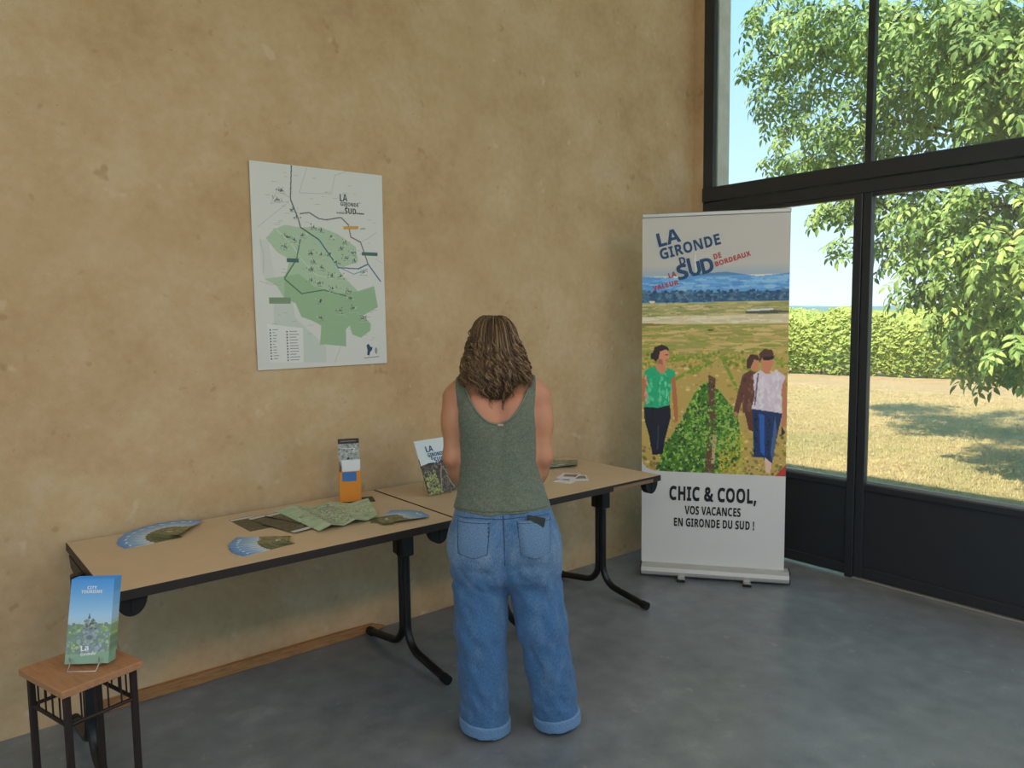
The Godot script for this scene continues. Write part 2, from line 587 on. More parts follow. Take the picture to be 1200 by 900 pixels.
func glazed_wall(tf: Transform3D, zs: Array, n: int) -> void:
	var up := Node3D.new()
	up.name = "window_%d" % n
	up.transform = tf
	add_child(up)
	up.set_meta("kind", "structure")
	up.set_meta("label", "black metal upper glazing with slim mullions above the transom" if n == 1 else "unseen upper glazing, out of view, placed to light the hall")
	var lo := Node3D.new()
	lo.name = "door_%d" % n
	lo.transform = tf
	add_child(lo)
	lo.set_meta("kind", "structure")
	lo.set_meta("label", "black metal glazed doors with solid kick panels" if n == 1 else "unseen glazed doors, out of view, placed to light the hall")
	var last: float = zs[zs.size() - 1]
	var z0: float = zs[0]
	obj("transom", box(Vector3(-0.012, 2.362, z0), Vector3(0.05, 2.457, last + 0.08), 0.004), M.frame, up)
	obj("transom_rail", box(Vector3(0.0, 2.285, z0), Vector3(0.05, 2.358, last + 0.08), 0.003), M.frame, up)
	obj("top_rail", box(Vector3(0.0, ROOM_TOP - 0.09, z0), Vector3(0.045, ROOM_TOP, last + 0.08), 0.003), M.frame, up)
	for i in zs.size():
		var z: float = zs[i]
		if i == 0:
			obj("stile", box(Vector3(0.0, 2.457, z), Vector3(0.04, ROOM_TOP - 0.09, z + 0.082), 0.003), M.frame, up)
			obj("stile", box(Vector3(0.0, 0.0, z), Vector3(0.045, 2.285, z + 0.082), 0.003), M.frame, lo)
		else:
			obj("mullion", box(Vector3(0.0, 2.457, z), Vector3(0.04, ROOM_TOP - 0.09, z + 0.042), 0.003), M.frame, up)
			obj("stile", box(Vector3(-0.004, 0.0, z - 0.052), Vector3(0.045, 2.285, z - 0.002), 0.003), M.frame, lo)
			obj("stile", box(Vector3(0.0, 0.0, z + 0.002), Vector3(0.045, 2.285, z + 0.052), 0.003), M.frame, lo)
			var a: float = zs[i - 1] + (0.082 if i == 1 else 0.042)
			obj("pane", box(Vector3(0.026, 2.457, a), Vector3(0.032, ROOM_TOP - 0.09, z), 0.0), M.glass, up)
			var b: float = zs[i - 1] + (0.082 if i == 1 else 0.052)
			var c := z - 0.052
			obj("pane", box(Vector3(0.026, 0.58, b), Vector3(0.032, 2.27, c), 0.0), M.glass, lo)
			obj("rail", box(Vector3(0.0, 2.262, b), Vector3(0.045, 2.285, c), 0.002), M.frame, lo)
			obj("rail", box(Vector3(0.0, 0.545, b), Vector3(0.045, 0.582, c), 0.003), M.frame, lo)
			obj("glazing_bead", box(Vector3(0.034, 0.582, b), Vector3(0.045, 0.6, c), 0.001), M.alu, lo)
			obj("kick_panel", box(Vector3(0.014, 0.06, b), Vector3(0.036, 0.545, c), 0.0), M.frame, lo)
			obj("rail", box(Vector3(0.0, 0.014, b), Vector3(0.045, 0.075, c), 0.003), M.frame, lo)
	obj("threshold", box(Vector3(-0.022, 0.0, zs[1] + 0.002), Vector3(0.06, 0.012, last + 0.08), 0.003), M.alu, lo)


# ---------------------------------------------------------------- garden, vines, tree
func leaf_material(c: Color, back: Color) -> StandardMaterial3D:
	var m := mat(c, 0.55)
	m.vertex_color_use_as_albedo = true
	m.backlight_enabled = true
	m.backlight = back
	m.cull_mode = BaseMaterial3D.CULL_DISABLED
	return m

# pointed leaflet from base p along d, face up n, folded along its midrib and drooping at the tip
func add_leaflet(st: SurfaceTool, p: Vector3, d: Vector3, n: Vector3, l: float, w: float) -> void:
	st.set_smooth_group(-1)
	var s := d.cross(n).normalized()
	var m0 := p + d * l * 0.02
	var m1 := p + d * l * 0.38 - n * l * 0.015
	var m2 := p + d * l * 0.72 - n * l * 0.07
	var tip := p + d * l - n * l * 0.2
	for q in [1.0, -1.0]:
		var e1: Vector3 = m1 + s * q * w * 0.5 + n * w * 0.14
		var e2: Vector3 = m2 + s * q * w * 0.36 + n * w * 0.10
		tri(st, m0, e1, m1, n)
		quad(st, m1, e1, e2, m2, n)
		tri(st, m2, e2, tip, n)

# compound leaf: terminal leaflet and two pairs, hanging from its stalk
func spray_mesh(l: float, pairs := 2) -> ArrayMesh:
	var st := st_new()
	var d := Vector3(0, 0, 1)
	var n := Vector3(0, 1, 0)
	for k in pairs:
		var at := d * l * (0.7 + 0.75 * k) - n * l * 0.09 * k
		for q in [1.0, -1.0]:
			var dd := (d * 0.55 + Vector3(q, -0.35, 0)).normalized()
			add_leaflet(st, at, dd, (n - dd * n.dot(dd)).normalized(), l * (0.95 - 0.05 * k), l * 0.4)
	var e := d * l * (0.7 + 0.75 * (pairs - 1) + 0.35) - n * l * 0.16
	var dt := (d - n * 0.45).normalized()
	add_leaflet(st, e, dt, (n - dt * n.dot(dt)).normalized(), l * 1.05, l * 0.44)
	st.set_smooth_group(1)
	add_tube(st, [Vector3.ZERO, d * l * 0.7, e], [l * 0.018, l * 0.014, l * 0.01], 3, false)
	return done(st)

func multi(called: String, mesh: Mesh, m: Material, tfs: Array, cols: Array, parent: Node) -> MultiMeshInstance3D:
	var mm := MultiMesh.new()
	mm.transform_format = MultiMesh.TRANSFORM_3D
	mm.use_colors = true
	mm.mesh = mesh
	mm.instance_count = tfs.size()
	for i in tfs.size():
		mm.set_instance_transform(i, tfs[i])
		mm.set_instance_color(i, cols[i])
	var o := MultiMeshInstance3D.new()
	o.name = called
	o.multimesh = mm
	o.material_override = m
	parent.add_child(o, true)
	stuff(o)
	return o

func build_outdoors() -> void:
	build_ground()
	build_vines()
	build_tree()
	# low blue ridge on the horizon
	var st := st_new()
	var rn := noise(5, 0.004, 4)
	var o := PackedVector2Array()
	for i in 81:
		var x := -800.0 + i * 20.0
		o.append(Vector2(x, 4.6 + 3.0 * rn.get_noise_1d(x) + 1.2 * rn.get_noise_1d(x * 6.0)))
	o.append(Vector2(800, -3))
	o.append(Vector2(-800, -3))
	add_prism(st, o, 0.0, -60.0, Transform3D(Basis(Vector3.UP, -PI / 2), Vector3(900, 0, -300)))
	struct("hills", done(st), mat(Color(0.52, 0.63, 0.70), 1.0), "low blue-grey ridge on the far horizon")

func build_ground() -> void:
	# dry lawn near the hall, sandy headland before the vines, soil beyond; the colours are those of the plants and the earth
	var gn := noise(71, 0.35, 4)
	var gn2 := noise(72, 2.4, 3)
	var st := st_new()
	st.set_smooth_group(1)
	var xs := []
	var x := -14.0
	while x < 24.0:
		xs.append(x)
		x += 0.35 if x > -0.5 and x < 16.0 else 2.0
	xs.append_array([40.0, 90.0, 300.0, 1400.0])
	var zs := [-1400.0, -300.0, -90.0, -40.0]
	var z := -24.0
	while z < 16.0:
		zs.append(z)
		z += 0.35 if z > -12.0 and z < 6.0 else 2.0
	zs.append_array([40.0, 120.0, 400.0])
	var straw := Color(0.62, 0.50, 0.26)
	var green := Color(0.33, 0.36, 0.13)
	var sand := Color(0.68, 0.50, 0.30)
	var C := func(px: float, pz: float) -> Color:
		var a := gn.get_noise_2d(px, pz)
		var b := gn2.get_noise_2d(px, pz)
		var g := clampf(0.34 + a * 0.8 + b * 0.3 - absf(px - 3.0) * 0.085, 0.0, 0.75)
		var s := clampf((px + a * 2.0 - 10.5) * 0.4, 0.0, 1.0)
		return straw.lerp(green, g).lerp(sand, s).lerp(Color(0.34, 0.40, 0.12), clampf((px - 16.0) * 0.3, 0.0, 1.0)) * (1.0 + b * 0.16)
	for i in xs.size() - 1:
		for j in zs.size() - 1:
			for q in [[0, 0, 1, 0, 1, 1], [0, 0, 1, 1, 0, 1]]:
				for k in [0, 1, 2]:
					var px: float = xs[i + q[k * 2]]
					var pz: float = zs[j + q[k * 2 + 1]]
					var cc: Color = C.call(px, pz)
					cc.a = 1.0
					st.set_color(cc)
					st.add_vertex(Vector3(px, -0.1 + 0.03 * gn.get_noise_2d(px * 0.6, pz * 0.6), pz))
	var gm := tri_mat(blend_tex(512, [Color(0.62, 0.62, 0.55), Color(0.9, 0.88, 0.84), Color(1, 1, 1)], [[75, 0.25, 3, 0.9], [76, 0.04, 3, 0.4]]), 1.4, 0.95, height_tex(512, [[77, 0.2, 3, 1.0]]), 2.0)
	gm.vertex_color_use_as_albedo = true
	struct("ground", done(st), gm, "sun-dried lawn and sandy ground outside the glazing")
	# pale terrace added behind the camera to bounce sunlight into the hall
	struct("added_terrace_2", box(Vector3(-14.0, -0.2, ROOM_FRONT + 0.1), Vector3(2.0, -0.02, ROOM_FRONT + 11.0), 0.0), M.limestone, "added pale terrace, out of view, bouncing sunlight into the hall")
	# tufts of grass
	var tuft := st_new()
	var rng := RandomNumberGenerator.new()
	rng.seed = 81
	for k in 7:
		var a := rng.randf() * TAU
		var p := Vector3(cos(a), 0, sin(a)) * rng.randf() * 0.05
		var lean := Vector3(cos(a), 0, sin(a)) * rng.randf_range(0.015, 0.05)
		var side := Vector3(-sin(a), 0, cos(a)) * 0.003
		var h := rng.randf_range(0.03, 0.06)
		tuft.set_smooth_group(-1)
		tri(tuft, p - side, p + side, p + lean + Vector3(0, h, 0), lean + Vector3(0, 0.01, 0))
	var tm := done(tuft)
	var tfs := []
	var cols := []
	for i in 70000:
		var px := 0.35 + 11.5 * pow(rng.randf(), 0.8)
		var pz := rng.randf_range(-0.85 * px - 3.0, 3.0)
		var c: Color = C.call(px, pz)
		var k := rng.randf_range(0.85, 1.25)
		tfs.append(Transform3D(Basis(Vector3.UP, rng.randf() * TAU).scaled(Vector3.ONE * rng.randf_range(0.35, 0.8)), Vector3(px, -0.1 + 0.03 * gn.get_noise_2d(px * 0.6, pz * 0.6), pz)))
		cols.append(Color(c.r * k, c.g * k, c.b * k))
	var g := multi("dry_grass", tm, leaf_material(Color.WHITE, Color(0.3, 0.3, 0.2)), tfs, cols, self)
	tag(g, "short dry yellow grass of the lawn outside the windows", "grass")

func build_vines() -> void:
	var rng := RandomNumberGenerator.new()
	rng.seed = 91
	var leaf := st_new()
	leaf.set_smooth_group(-1)
	# broad five-cornered vine leaf
	var o := []
	for k in 9:
		var a := -2.5 + 5.0 * k / 8.0
		var r := (1.0 if k % 2 == 0 else 0.74) * 0.066
		o.append(Vector3(sin(a) * r, -0.012 * (k % 2), cos(a) * r))
	for k in 8:
		tri(leaf, Vector3(0, 0.012, -0.01), o[k], o[k + 1], Vector3.UP)
	var lm := done(leaf)
	var m := leaf_material(Color.WHITE, Color(0.55, 0.6, 0.2))
	var along := Vector3(0.25, 0, 0.97).normalized()
	var across := Vector3(0.97, 0, -0.25)
	var start := Vector3(14.75, -0.1, -7.2)
	var post_mesh := tube([Vector3.ZERO, Vector3(0, 1.35, 0)], [0.035], 7)
	for r in 14:
		var row := thing("vine_row", "nearest green row of grapevines across the lawn" if r == 0 else "%s row of grapevines counted from the lawn" % ORDINAL[r], "grapevines", start + across * 2.0 * r, 0.0, "" if r == 0 else "vine rows behind the first")
		var half := 10.0 + r * 1.2
		var tfs := []
		var cols := []
		var nl := 15000 if r == 0 else 4500
		for i in nl:
			var s := rng.randf_range(-half, half)
			if r == 0 and s > 6.6:
				s = rng.randf_range(-half, 6.6)
			var top := 1.47 + 0.12 * sin(s * 2.3 + r) + 0.10 * sin(s * 5.1 + 2.0 * r)
			var h := 0.04 + (top + 0.06) * (pow(rng.randf(), 0.85) if r == 0 else rng.randf_range(0.45, 1.02))
			var bulge := 0.34 * sqrt(clampf(1.1 - absf(h - 0.75) / 0.9, 0.05, 1.0)) + 0.06 * sin(s * 3.7)
			var side := -1.0 if rng.randf() < 0.72 else rng.randf_range(-1.0, 1.0)
			var p := along * s + across * side * bulge * rng.randf_range(0.7, 1.05) + Vector3(0, h, 0)
			var b := Basis.from_euler(Vector3(rng.randf_range(0.2, 1.3), atan2(-across.x, -across.z) + rng.randf_range(-1.4, 1.4), rng.randf_range(-0.6, 0.6)))
			tfs.append(Transform3D(b.scaled(Vector3.ONE * rng.randf_range(0.7, 1.3)), p))
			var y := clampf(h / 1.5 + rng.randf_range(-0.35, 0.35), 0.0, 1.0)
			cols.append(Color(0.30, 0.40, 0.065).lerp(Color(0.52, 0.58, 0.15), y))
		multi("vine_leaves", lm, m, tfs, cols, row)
		if r < 2:
			var k := -half
			while k < minf(half, 6.5):
				obj("vine_post", post_mesh, M.oldwood, row, Transform3D(Basis.IDENTITY, along * k))
				var tr := tube([along * (k + 0.5), along * (k + 0.55) + Vector3(0, 0.35, 0), along * (k + 0.45) + Vector3(0, 0.8, 0)], [0.03, 0.025, 0.015], 6)
				obj("vine_stem", tr, M.oldwood, row)
				k += 2.5

# crown: clumps of compound leaves round their own twigs, on branches from a trunk to the right of the view
func build_tree() -> void:
	var rng := RandomNumberGenerator.new()
	rng.seed = 101
	var base := Vector3(6.0, -0.1, 1.9)
	var tree := thing("leafy_tree", "large leafy tree with drooping green compound leaves beside the glazing", "tree", base)
	var bark := tri_mat(blend_tex(256, [Color(0.20, 0.17, 0.13), Color(0.36, 0.31, 0.25)], [[103, 0.05, 4, 1.2]]), 0.8, 0.95, height_tex(256, [[104, 0.08, 4, 1.0]]), 1.5)
	obj("trunk", tube([Vector3(0, -0.1, 0), Vector3(0.02, 1.0, -0.03), Vector3(-0.06, 2.2, -0.1), Vector3(-0.05, 3.4, -0.15), Vector3(0.05, 5.2, -0.1)], [0.30, 0.23, 0.2, 0.17, 0.1], 14), bark, tree)
	# clump centres in metres: x, y, z, radius
	var clumps := []
	for q in TREE_CLUMPS:
		clumps.append([Vector3(q[0], q[1], q[2]), q[3]])
	# the rest of the round crown, out of the view
	for i in 34:
		var d := Vector3(rng.randf_range(-1, 1), rng.randf_range(-0.7, 1), rng.randf_range(-1, 1)).normalized()
		var c := Vector3(6.0, 4.9, 1.9) + d * Vector3(3.3, 2.3, 3.3) * rng.randf_range(0.55, 1.0)
		if c.z > 0.9 or c.y > 6.2:
			clumps.append([c, 0.85])
	var st := st_new()
	var tfs := []
	var cols := []
	for cl in clumps:
		var c: Vector3 = cl[0]
		var r: float = cl[1]
		# branch from the trunk
		var y0 := clampf(c.y - 1.0 - 0.25 * Vector2(c.x - base.x, c.z - base.z).length(), 1.7, 4.8)
		var from := Vector3(base.x - 0.04, y0, base.z - 0.12)
		var mid := from.lerp(c, 0.5) + Vector3(0, 0.35, 0) + Vector3(rng.randf_range(-0.2, 0.2), rng.randf_range(-0.1, 0.2), rng.randf_range(-0.2, 0.2))
		add_tube(st, [from - base, from.lerp(mid, 0.5) - base + Vector3(0, 0.06, 0), mid - base, mid.lerp(c, 0.5) - base, c - base], [0.05, 0.034, 0.022, 0.014, 0.008], 6)
		for t in 5:
			var e := c + Vector3(rng.randf_range(-1, 1), rng.randf_range(-0.8, 0.7), rng.randf_range(-1, 1)) * r * 0.8
			add_tube(st, [c - base, c.lerp(e, 0.5) - base + Vector3(0, 0.05, 0), e - base], [0.012, 0.008, 0.004], 4)
		var n := int(600.0 * r * r)
		for i in n:
			var d := Vector3(rng.randf_range(-1, 1), rng.randf_range(-1, 1), rng.randf_range(-1, 1))
			if d.length() > 1.0:
				d = d.normalized()
			var p := c + d * Vector3(r, r * 0.72, r) * rng.randf_range(0.75, 1.08)
			var yaw := atan2(d.x, d.z) + rng.randf_range(-0.8, 0.8)
			var b := Basis(Vector3.UP, yaw) * Basis(Vector3.RIGHT, rng.randf_range(0.25, 1.05)) * Basis(Vector3.BACK, rng.randf_range(-0.5, 0.5))
			tfs.append(Transform3D(b.scaled(Vector3.ONE * rng.randf_range(0.75, 1.2)), p - base))
			var k := rng.randf()
			cols.append(Color(0.09, 0.20, 0.04).lerp(Color(0.43, 0.57, 0.15), k * k * 0.8 + 0.2 * rng.randf()))
	obj("branches", done(st), bark, tree)
	# the leaves that stand nearest to the glazing are parts of their own, the rest one mass
	var order := range(tfs.size())
	var eye := Vector3(0.0, 1.7, 1.4) - base
	order.sort_custom(func(a, b): return tfs[a].origin.distance_squared_to(eye) < tfs[b].origin.distance_squared_to(eye))
	var sm := spray_mesh(0.112)
	var lm := leaf_material(Color.WHITE, Color(0.30, 0.38, 0.12))
	var shades := []
	for k in 4:
		var q := leaf_material(Color(0.12, 0.24, 0.05).lerp(Color(0.43, 0.57, 0.15), k / 3.0).linear_to_srgb(), Color(0.30, 0.38, 0.12))
		q.vertex_color_use_as_albedo = false
		shades.append(q)
	var rest_t := []
	var rest_c := []
	for i in order.size():
		var k: int = order[i]
		if i < 300:
			obj("leaf", sm, shades[rng.randi() % 4], tree, tfs[k])
		else:
			rest_t.append(tfs[k])
			rest_c.append(cols[k])
	multi("foliage", sm, lm, rest_t, rest_c, tree)

const TREE_CLUMPS := [
	[6, 5.94, -3.15, 0.45], [6, 5.36, -3.24, 0.4], [6.3, 4.87, -3.27, 0.4], [6.3, 4.31, -2.98, 0.38], [6.5, 3.9, -3.38, 0.25], [5.5, 5.28, -2.22, 0.5],
	[5.5, 4.72, -1.96, 0.4], [5, 5.2, -1.6, 0.5], [6, 3.72, -2.59, 0.35], [5.5, 3.77, -1.88, 0.4], [5.5, 3.14, -1.69, 0.35], [5.5, 2.95, -1.97, 0.25],
	[5.2, 2.46, -1.63, 0.18], [5, 4.05, -1.46, 0.35], [4.5, 4.84, -0.74, 0.5], [4.5, 4.24, -0.53, 0.45], [4, 4.4, 0.09, 0.5], [3.8, 4.31, 0.54, 0.5],
	[4, 3.93, 0.34, 0.45], [3.6, 3.81, 0.83, 0.5], [5, 3.94, -0.46, 0.35], [5.5, 3.84, -1.06, 0.35], [3.6, 3.38, 0.78, 0.35], [5, 4.16, -1.04, 0.3],
	[4.5, 3.47, 0.18, 0.3], [6.5, 5.19, -1.55, 0.5], [6.5, 4.88, -0.79, 0.6], [6, 4.18, 0.06, 0.6], [5.5, 2.91, -1.13, 0.4], [5.5, 2.38, -1.11, 0.35],
	[4.5, 2.56, -0.29, 0.4], [4, 2.64, 0.24, 0.4], [3.8, 2.57, 0.68, 0.4], [4, 2.06, 0.1, 0.35], [3.5, 2.09, 0.59, 0.35], [3.3, 2.13, 1.0, 0.4],
	[4.2, 1.81, -0.23, 0.25], [3.8, 1.62, 0.35, 0.28], [3.6, 1.7, 0.71, 0.3], [3.0, 1.33, 1.06, 0.2], [4.5, 1.87, 0.63, 0.5], [5, 1.06, 0.35, 0.35],
	[5, 1.24, 0.17, 0.35], [5, 1.43, 0.49, 0.4], [5, 1.29, -0.18, 0.15],
]


# ---------------------------------------------------------------- folding tables
const TABLE_TOP := 0.74

func build_tables() -> void:
	make_table("beige folding table at the left with fanned leaflets and an unfolded map", -3.945, -2.583, [-3.955, -2.632], true)
	make_table("beige folding table before the woman, its edge band partly torn off", -2.577, -1.245, [-2.055, -1.325], false)

func make_table(label: String, x0: float, x1: float, legs: Array, whole: bool) -> void:
	var cx := (x0 + x1) * 0.5
	var t := thing("folding_table", label, "table", Vector3(cx, 0, 0.4), 0.0, "folding tables along the plaster wall")
	var hw := (x1 - x0) * 0.5
	var zf := 0.375
	var zb := -0.365
	obj("tabletop", box(Vector3(-hw + 0.003, TABLE_TOP - 0.03, zb + 0.003), Vector3(hw - 0.003, TABLE_TOP, zf - 0.003), 0.0015), M.laminate, t)
	obj("edge_band", box(Vector3(-hw, TABLE_TOP - 0.031, zb), Vector3(-hw + 0.004, TABLE_TOP - 0.0005, zf), 0.0015), M.edge, t)
	obj("edge_band", box(Vector3(hw - 0.004, TABLE_TOP - 0.031, zb), Vector3(hw, TABLE_TOP - 0.0005, zf), 0.0015), M.edge, t)
	obj("edge_band", box(Vector3(-hw, TABLE_TOP - 0.031, zb), Vector3(hw, TABLE_TOP - 0.0005, zb + 0.004), 0.0015), M.edge, t)
	if whole:
		obj("edge_band", box(Vector3(-hw, TABLE_TOP - 0.033, zf - 0.004), Vector3(hw, TABLE_TOP - 0.0005, zf), 0.0015), M.edge, t)
	else:
		obj("edge_band", box(Vector3(-hw, TABLE_TOP - 0.033, zf - 0.004), Vector3(0.30, TABLE_TOP - 0.0005, zf), 0.0015), M.edge, t)
		# band worn to a strip: the chipboard core shows below it
		obj("edge_band", box(Vector3(0.30, TABLE_TOP - 0.012, zf - 0.004), Vector3(hw, TABLE_TOP - 0.0005, zf), 0.0015), M.edge, t)
		obj("chipboard_core", box(Vector3(0.301, TABLE_TOP - 0.031, zf - 0.005), Vector3(hw - 0.06, TABLE_TOP - 0.013, zf - 0.001), 0.001), M.chipboard, t)
		obj("edge_band", box(Vector3(hw - 0.06, TABLE_TOP - 0.031, zf - 0.004), Vector3(hw, TABLE_TOP - 0.011, zf), 0.0015), M.edge, t)
	# steel rails under the top
	obj("rail", box(Vector3(-hw + 0.06, TABLE_TOP - 0.062, zf - 0.12), Vector3(hw - 0.06, TABLE_TOP - 0.031, zf - 0.09), 0.003), M.black, t)
	obj("rail", box(Vector3(-hw + 0.06, TABLE_TOP - 0.062, zb + 0.09), Vector3(hw - 0.06, TABLE_TOP - 0.031, zb + 0.12), 0.003), M.black, t)
	if whole:
		# curved bracket along the left end, seen beside the top
		var st := st_new()
		add_prism(st, PackedVector2Array([Vector2(-0.30, -0.034), Vector2(0.30, -0.034), Vector2(0.27, -0.075), Vector2(0.1, -0.105), Vector2(-0.16, -0.1), Vector2(-0.30, -0.06)]), -0.006, 0.006,
			Transform3D(Basis(Vector3.UP, PI / 2), Vector3(-hw + 0.004, TABLE_TOP, 0.0)))
		obj("end_bracket", done(st), M.edge, t)
	for lx in legs:
		table_leg(t, lx - cx)
	# half-round black plates under the corners
	for s in [-1.0, 1.0]:
		for z in [zf - 0.04, zb + 0.04]:
			var o := PackedVector2Array()
			for k in 17:
				var a := PI + PI * k / 16.0
				o.append(Vector2(cos(a) * 0.049, sin(a) * 0.066))
			var st := st_new()
			add_prism(st, o, -0.019, 0.019, Transform3D(Basis.IDENTITY, Vector3(s * (hw - (0.075 if whole else 0.05)), TABLE_TOP - 0.032, z)))
			add_box(st, Vector3(-0.004, -0.052, 0.017), Vector3(0.004, 0.0, 0.023), 0.001, Transform3D(Basis.IDENTITY, Vector3(s * (hw - (0.075 if whole else 0.05)), TABLE_TOP - 0.032, z)))
			obj("corner_plate", done(st), M.rubber, t)

func table_leg(t: Node3D, x: float) -> void:
	var leg := Node3D.new()
	leg.name = "leg"
	leg.position = Vector3(x, 0, 0.0)
	t.add_child(leg, true)
	for s in [-1.0, 1.0]:
		var pts := [Vector3(0, TABLE_TOP - 0.06, s * 0.0185), Vector3(0, 0.17, s * 0.0185)]
		for k in 7:
			var a := PI * 0.5 * k / 6.0 * 0.93
			pts.append(Vector3(0, 0.17 - sin(a) * 0.115, s * (0.0185 + (1.0 - cos(a)) * 0.115)))
		pts.append(Vector3(0, 0.024, s * 0.335))
		obj("tube", tube(pts, [0.0185], 14), M.black, leg)
		obj("end_cap", tube([Vector3(0, 0.0265, s * 0.318), Vector3(0, 0.0225, s * 0.354)], [0.0215], 14), M.rubber, leg)
	obj("sleeve", box(Vector3(-0.03, 0.505, -0.05), Vector3(0.03, TABLE_TOP - 0.033, 0.05), 0.006), M.black, leg)
	obj("sleeve_rib", box(Vector3(-0.034, 0.505, -0.008), Vector3(0.034, TABLE_TOP - 0.033, 0.008), 0.002), M.rubber, leg)


# ---------------------------------------------------------------- wall map
func build_poster() -> void:
	var cv := Canvas.new(402, 564, c8(222, 219, 212), 7)
	cv.poly([52, 378, 108, 378, 114, 423, 204, 506, 202, 552, 48, 544], c8(206, 211, 200))
	cv.poly([20, 205, 45, 210, 60, 320, 35, 330, 22, 290], c8(212, 213, 205))
	cv.poly([92, 165, 139, 169, 202, 165, 255, 183, 309, 216, 315, 259, 251, 282, 266, 303, 312, 346, 366, 330, 377, 393, 326, 418, 350, 441, 349, 463, 316, 484, 288, 473, 281, 447, 268, 458, 267, 508, 185, 498, 191, 445, 162, 430, 132, 420, 116, 381, 84, 368, 64, 334, 30, 314, 86, 306, 94, 293, 103, 259, 68, 240, 38, 204, 60, 180], c8(178, 201, 168))
	cv.poly([86, 306, 130, 299, 173, 333, 248, 353, 312, 346, 366, 330, 377, 393, 326, 418, 350, 441, 349, 463, 316, 484, 288, 473, 281, 447, 268, 458, 267, 508, 185, 498, 191, 445, 162, 430, 132, 420, 116, 381, 84, 368], c8(158, 188, 146))
	cv.line([70, 180, 110, 215, 140, 260, 180, 300, 230, 310, 300, 300], c8(205, 220, 196), 2.0)
	for g in [[163, 4, 139, 74, 236, 69, 249, 15, 285, 1], [16, 176, 109, 100, 56, 110, 75, 72, 113, 89], [16, 321, 50, 331, 86, 317], [272, 360, 251, 504, 229, 554], [375, 250, 398, 262], [330, 200, 350, 190, 380, 170], [200, 424, 222, 470, 225, 500], [22, 210, 30, 250, 28, 300]]:
		cv.line(g, c8(168, 170, 166), 1.6)
	cv.line([118, 2, 112, 93, 132, 142, 139, 169, 193, 200], c8(74, 96, 92), 3.0)
	cv.line([193, 200, 251, 278, 315, 280, 348, 265, 388, 315], c8(70, 104, 140), 3.0)
	cv.line([140, 131, 166, 126, 195, 141, 218, 143, 264, 133, 287, 153, 294, 188, 325, 201, 348, 265], c8(112, 112, 104), 3.0)
	cv.line([137, 203, 124, 258, 86, 313, 135, 354, 203, 343, 272, 360], c8(84, 122, 98), 3.0)
	cv.line([260, 280, 300, 296, 345, 280], c8(120, 150, 175), 2.0)
	var spots := [86, 72, 74, 96, 90, 225, 179, 166, 201, 172, 231, 191, 277, 203, 261, 221, 199, 241, 300, 234, 276, 249, 303, 255, 167, 284, 197, 280, 231, 300, 258, 303, 166, 315, 192, 325, 230, 339, 280, 346, 190, 375, 251, 403, 192, 424, 287, 367, 294, 396, 326, 427, 169, 239, 175, 263, 330, 291, 98, 198, 119, 204, 120, 120, 128, 140, 330, 425, 145, 190, 225, 240, 245, 262]
	for i in range(0, spots.size(), 2):
		var x: int = spots[i]
		var y: int = spots[i + 1]
		# a tiny village: roofs, a tower, a caption stroke
		for k in 4:
			cv.ell(x + cv.rng.randf_range(-7, 7), y + cv.rng.randf_range(-3, 4), cv.rng.randf_range(1.5, 3.5), cv.rng.randf_range(1.2, 2.8), c8(86, 92, 84).lightened(cv.rng.randf() * 0.35))
		cv.poly([x - 2, y + 2, x, y - 8, x + 2, y + 2], c8(72, 78, 72))
		cv.line([x - 9, y + 8, x + 9, y + 8], c8(150, 158, 145), 1.2)
		cv.dabs([x - 14, y - 9, x + 14, y - 9, x + 14, y + 9, x - 14, y + 9], 9, [c8(118, 128, 112), c8(206, 212, 200), c8(140, 150, 134)], 1.0, 2.4)
		if i % 3 == 0:
			cv.line([x - 14, y + 13, x + 12, y + 11, x + 24, y + 20], c8(200, 208, 196), 1.2)
	for k in 130:
		var x := cv.rng.randf_range(40, 370)
		var y := cv.rng.randf_range(20, 500)
		cv.line([x, y, x + cv.rng.randf_range(6, 16), y], c8(164, 172, 160), 1.0)
	cv.poly([271, 158, 319, 155, 319, 164, 271, 167], c8(214, 160, 74))
	for q in [[328, 230, 381, 240], [95, 256, 130, 267], [40, 365, 102, 382]]:
		cv.poly([q[0], q[1], q[2], q[1], q[2], q[3], q[0], q[3]], c8(70, 108, 104) if q[0] > 50 else c8(128, 150, 120))
	cv.poly([326, 160, 342, 158, 342, 163, 326, 165], c8(170, 172, 168))
	# legend
	cv.poly([32, 438, 135, 451, 133, 549, 34, 544], c8(228, 227, 222))
	for k in 11:
		for q in [[38, 60, 452], [86, 122, 458]]:
			var y: int = q[2] + k * 8
			cv.ell(q[0] + 2, y + 2, 2.5, 2.5, c8(92, 98, 98))
			cv.line([q[0] + 9, y + 2, q[1] - cv.rng.randi_range(0, 10), y + 2], c8(140, 142, 140), 2.0)
	# outline of the department and a small emblem in the corner
	cv.poly([334, 507, 341, 503, 347, 512, 354, 514, 352, 522, 346, 527, 342, 538, 335, 536, 337, 522], c8(40, 72, 104))
	cv.ell(366, 524, 5, 10, c8(150, 158, 150))
	cv.line([325, 545, 375, 543], c8(120, 126, 122), 2.0)
	var p := thing("wall_map", "tall white map of a green region hung unframed on the ochre plaster wall", "poster", Vector3(-2.802, 1.843, 0.006))
	obj("map_sheet", sheet(0.668, 0.936, 0.003, 0.004), print_mat(cv.tex(), 0.55), p)
	var o := Vector3(-0.334, 0.468, 0.0012)
	var at := func(x: float, y: float) -> Vector3:
		return o + Vector3(x / 600.0, -y / 600.0, 0)
	lettering(p, "LA", 0.040, 0.034, at.call(261, 86), M.teal_ink)
	lettering(p, "GIRONDE", 0.096, 0.018, at.call(263, 99), M.teal_ink)
	lettering(p, "D", 0.012, 0.014, at.call(278, 108), M.teal_ink)
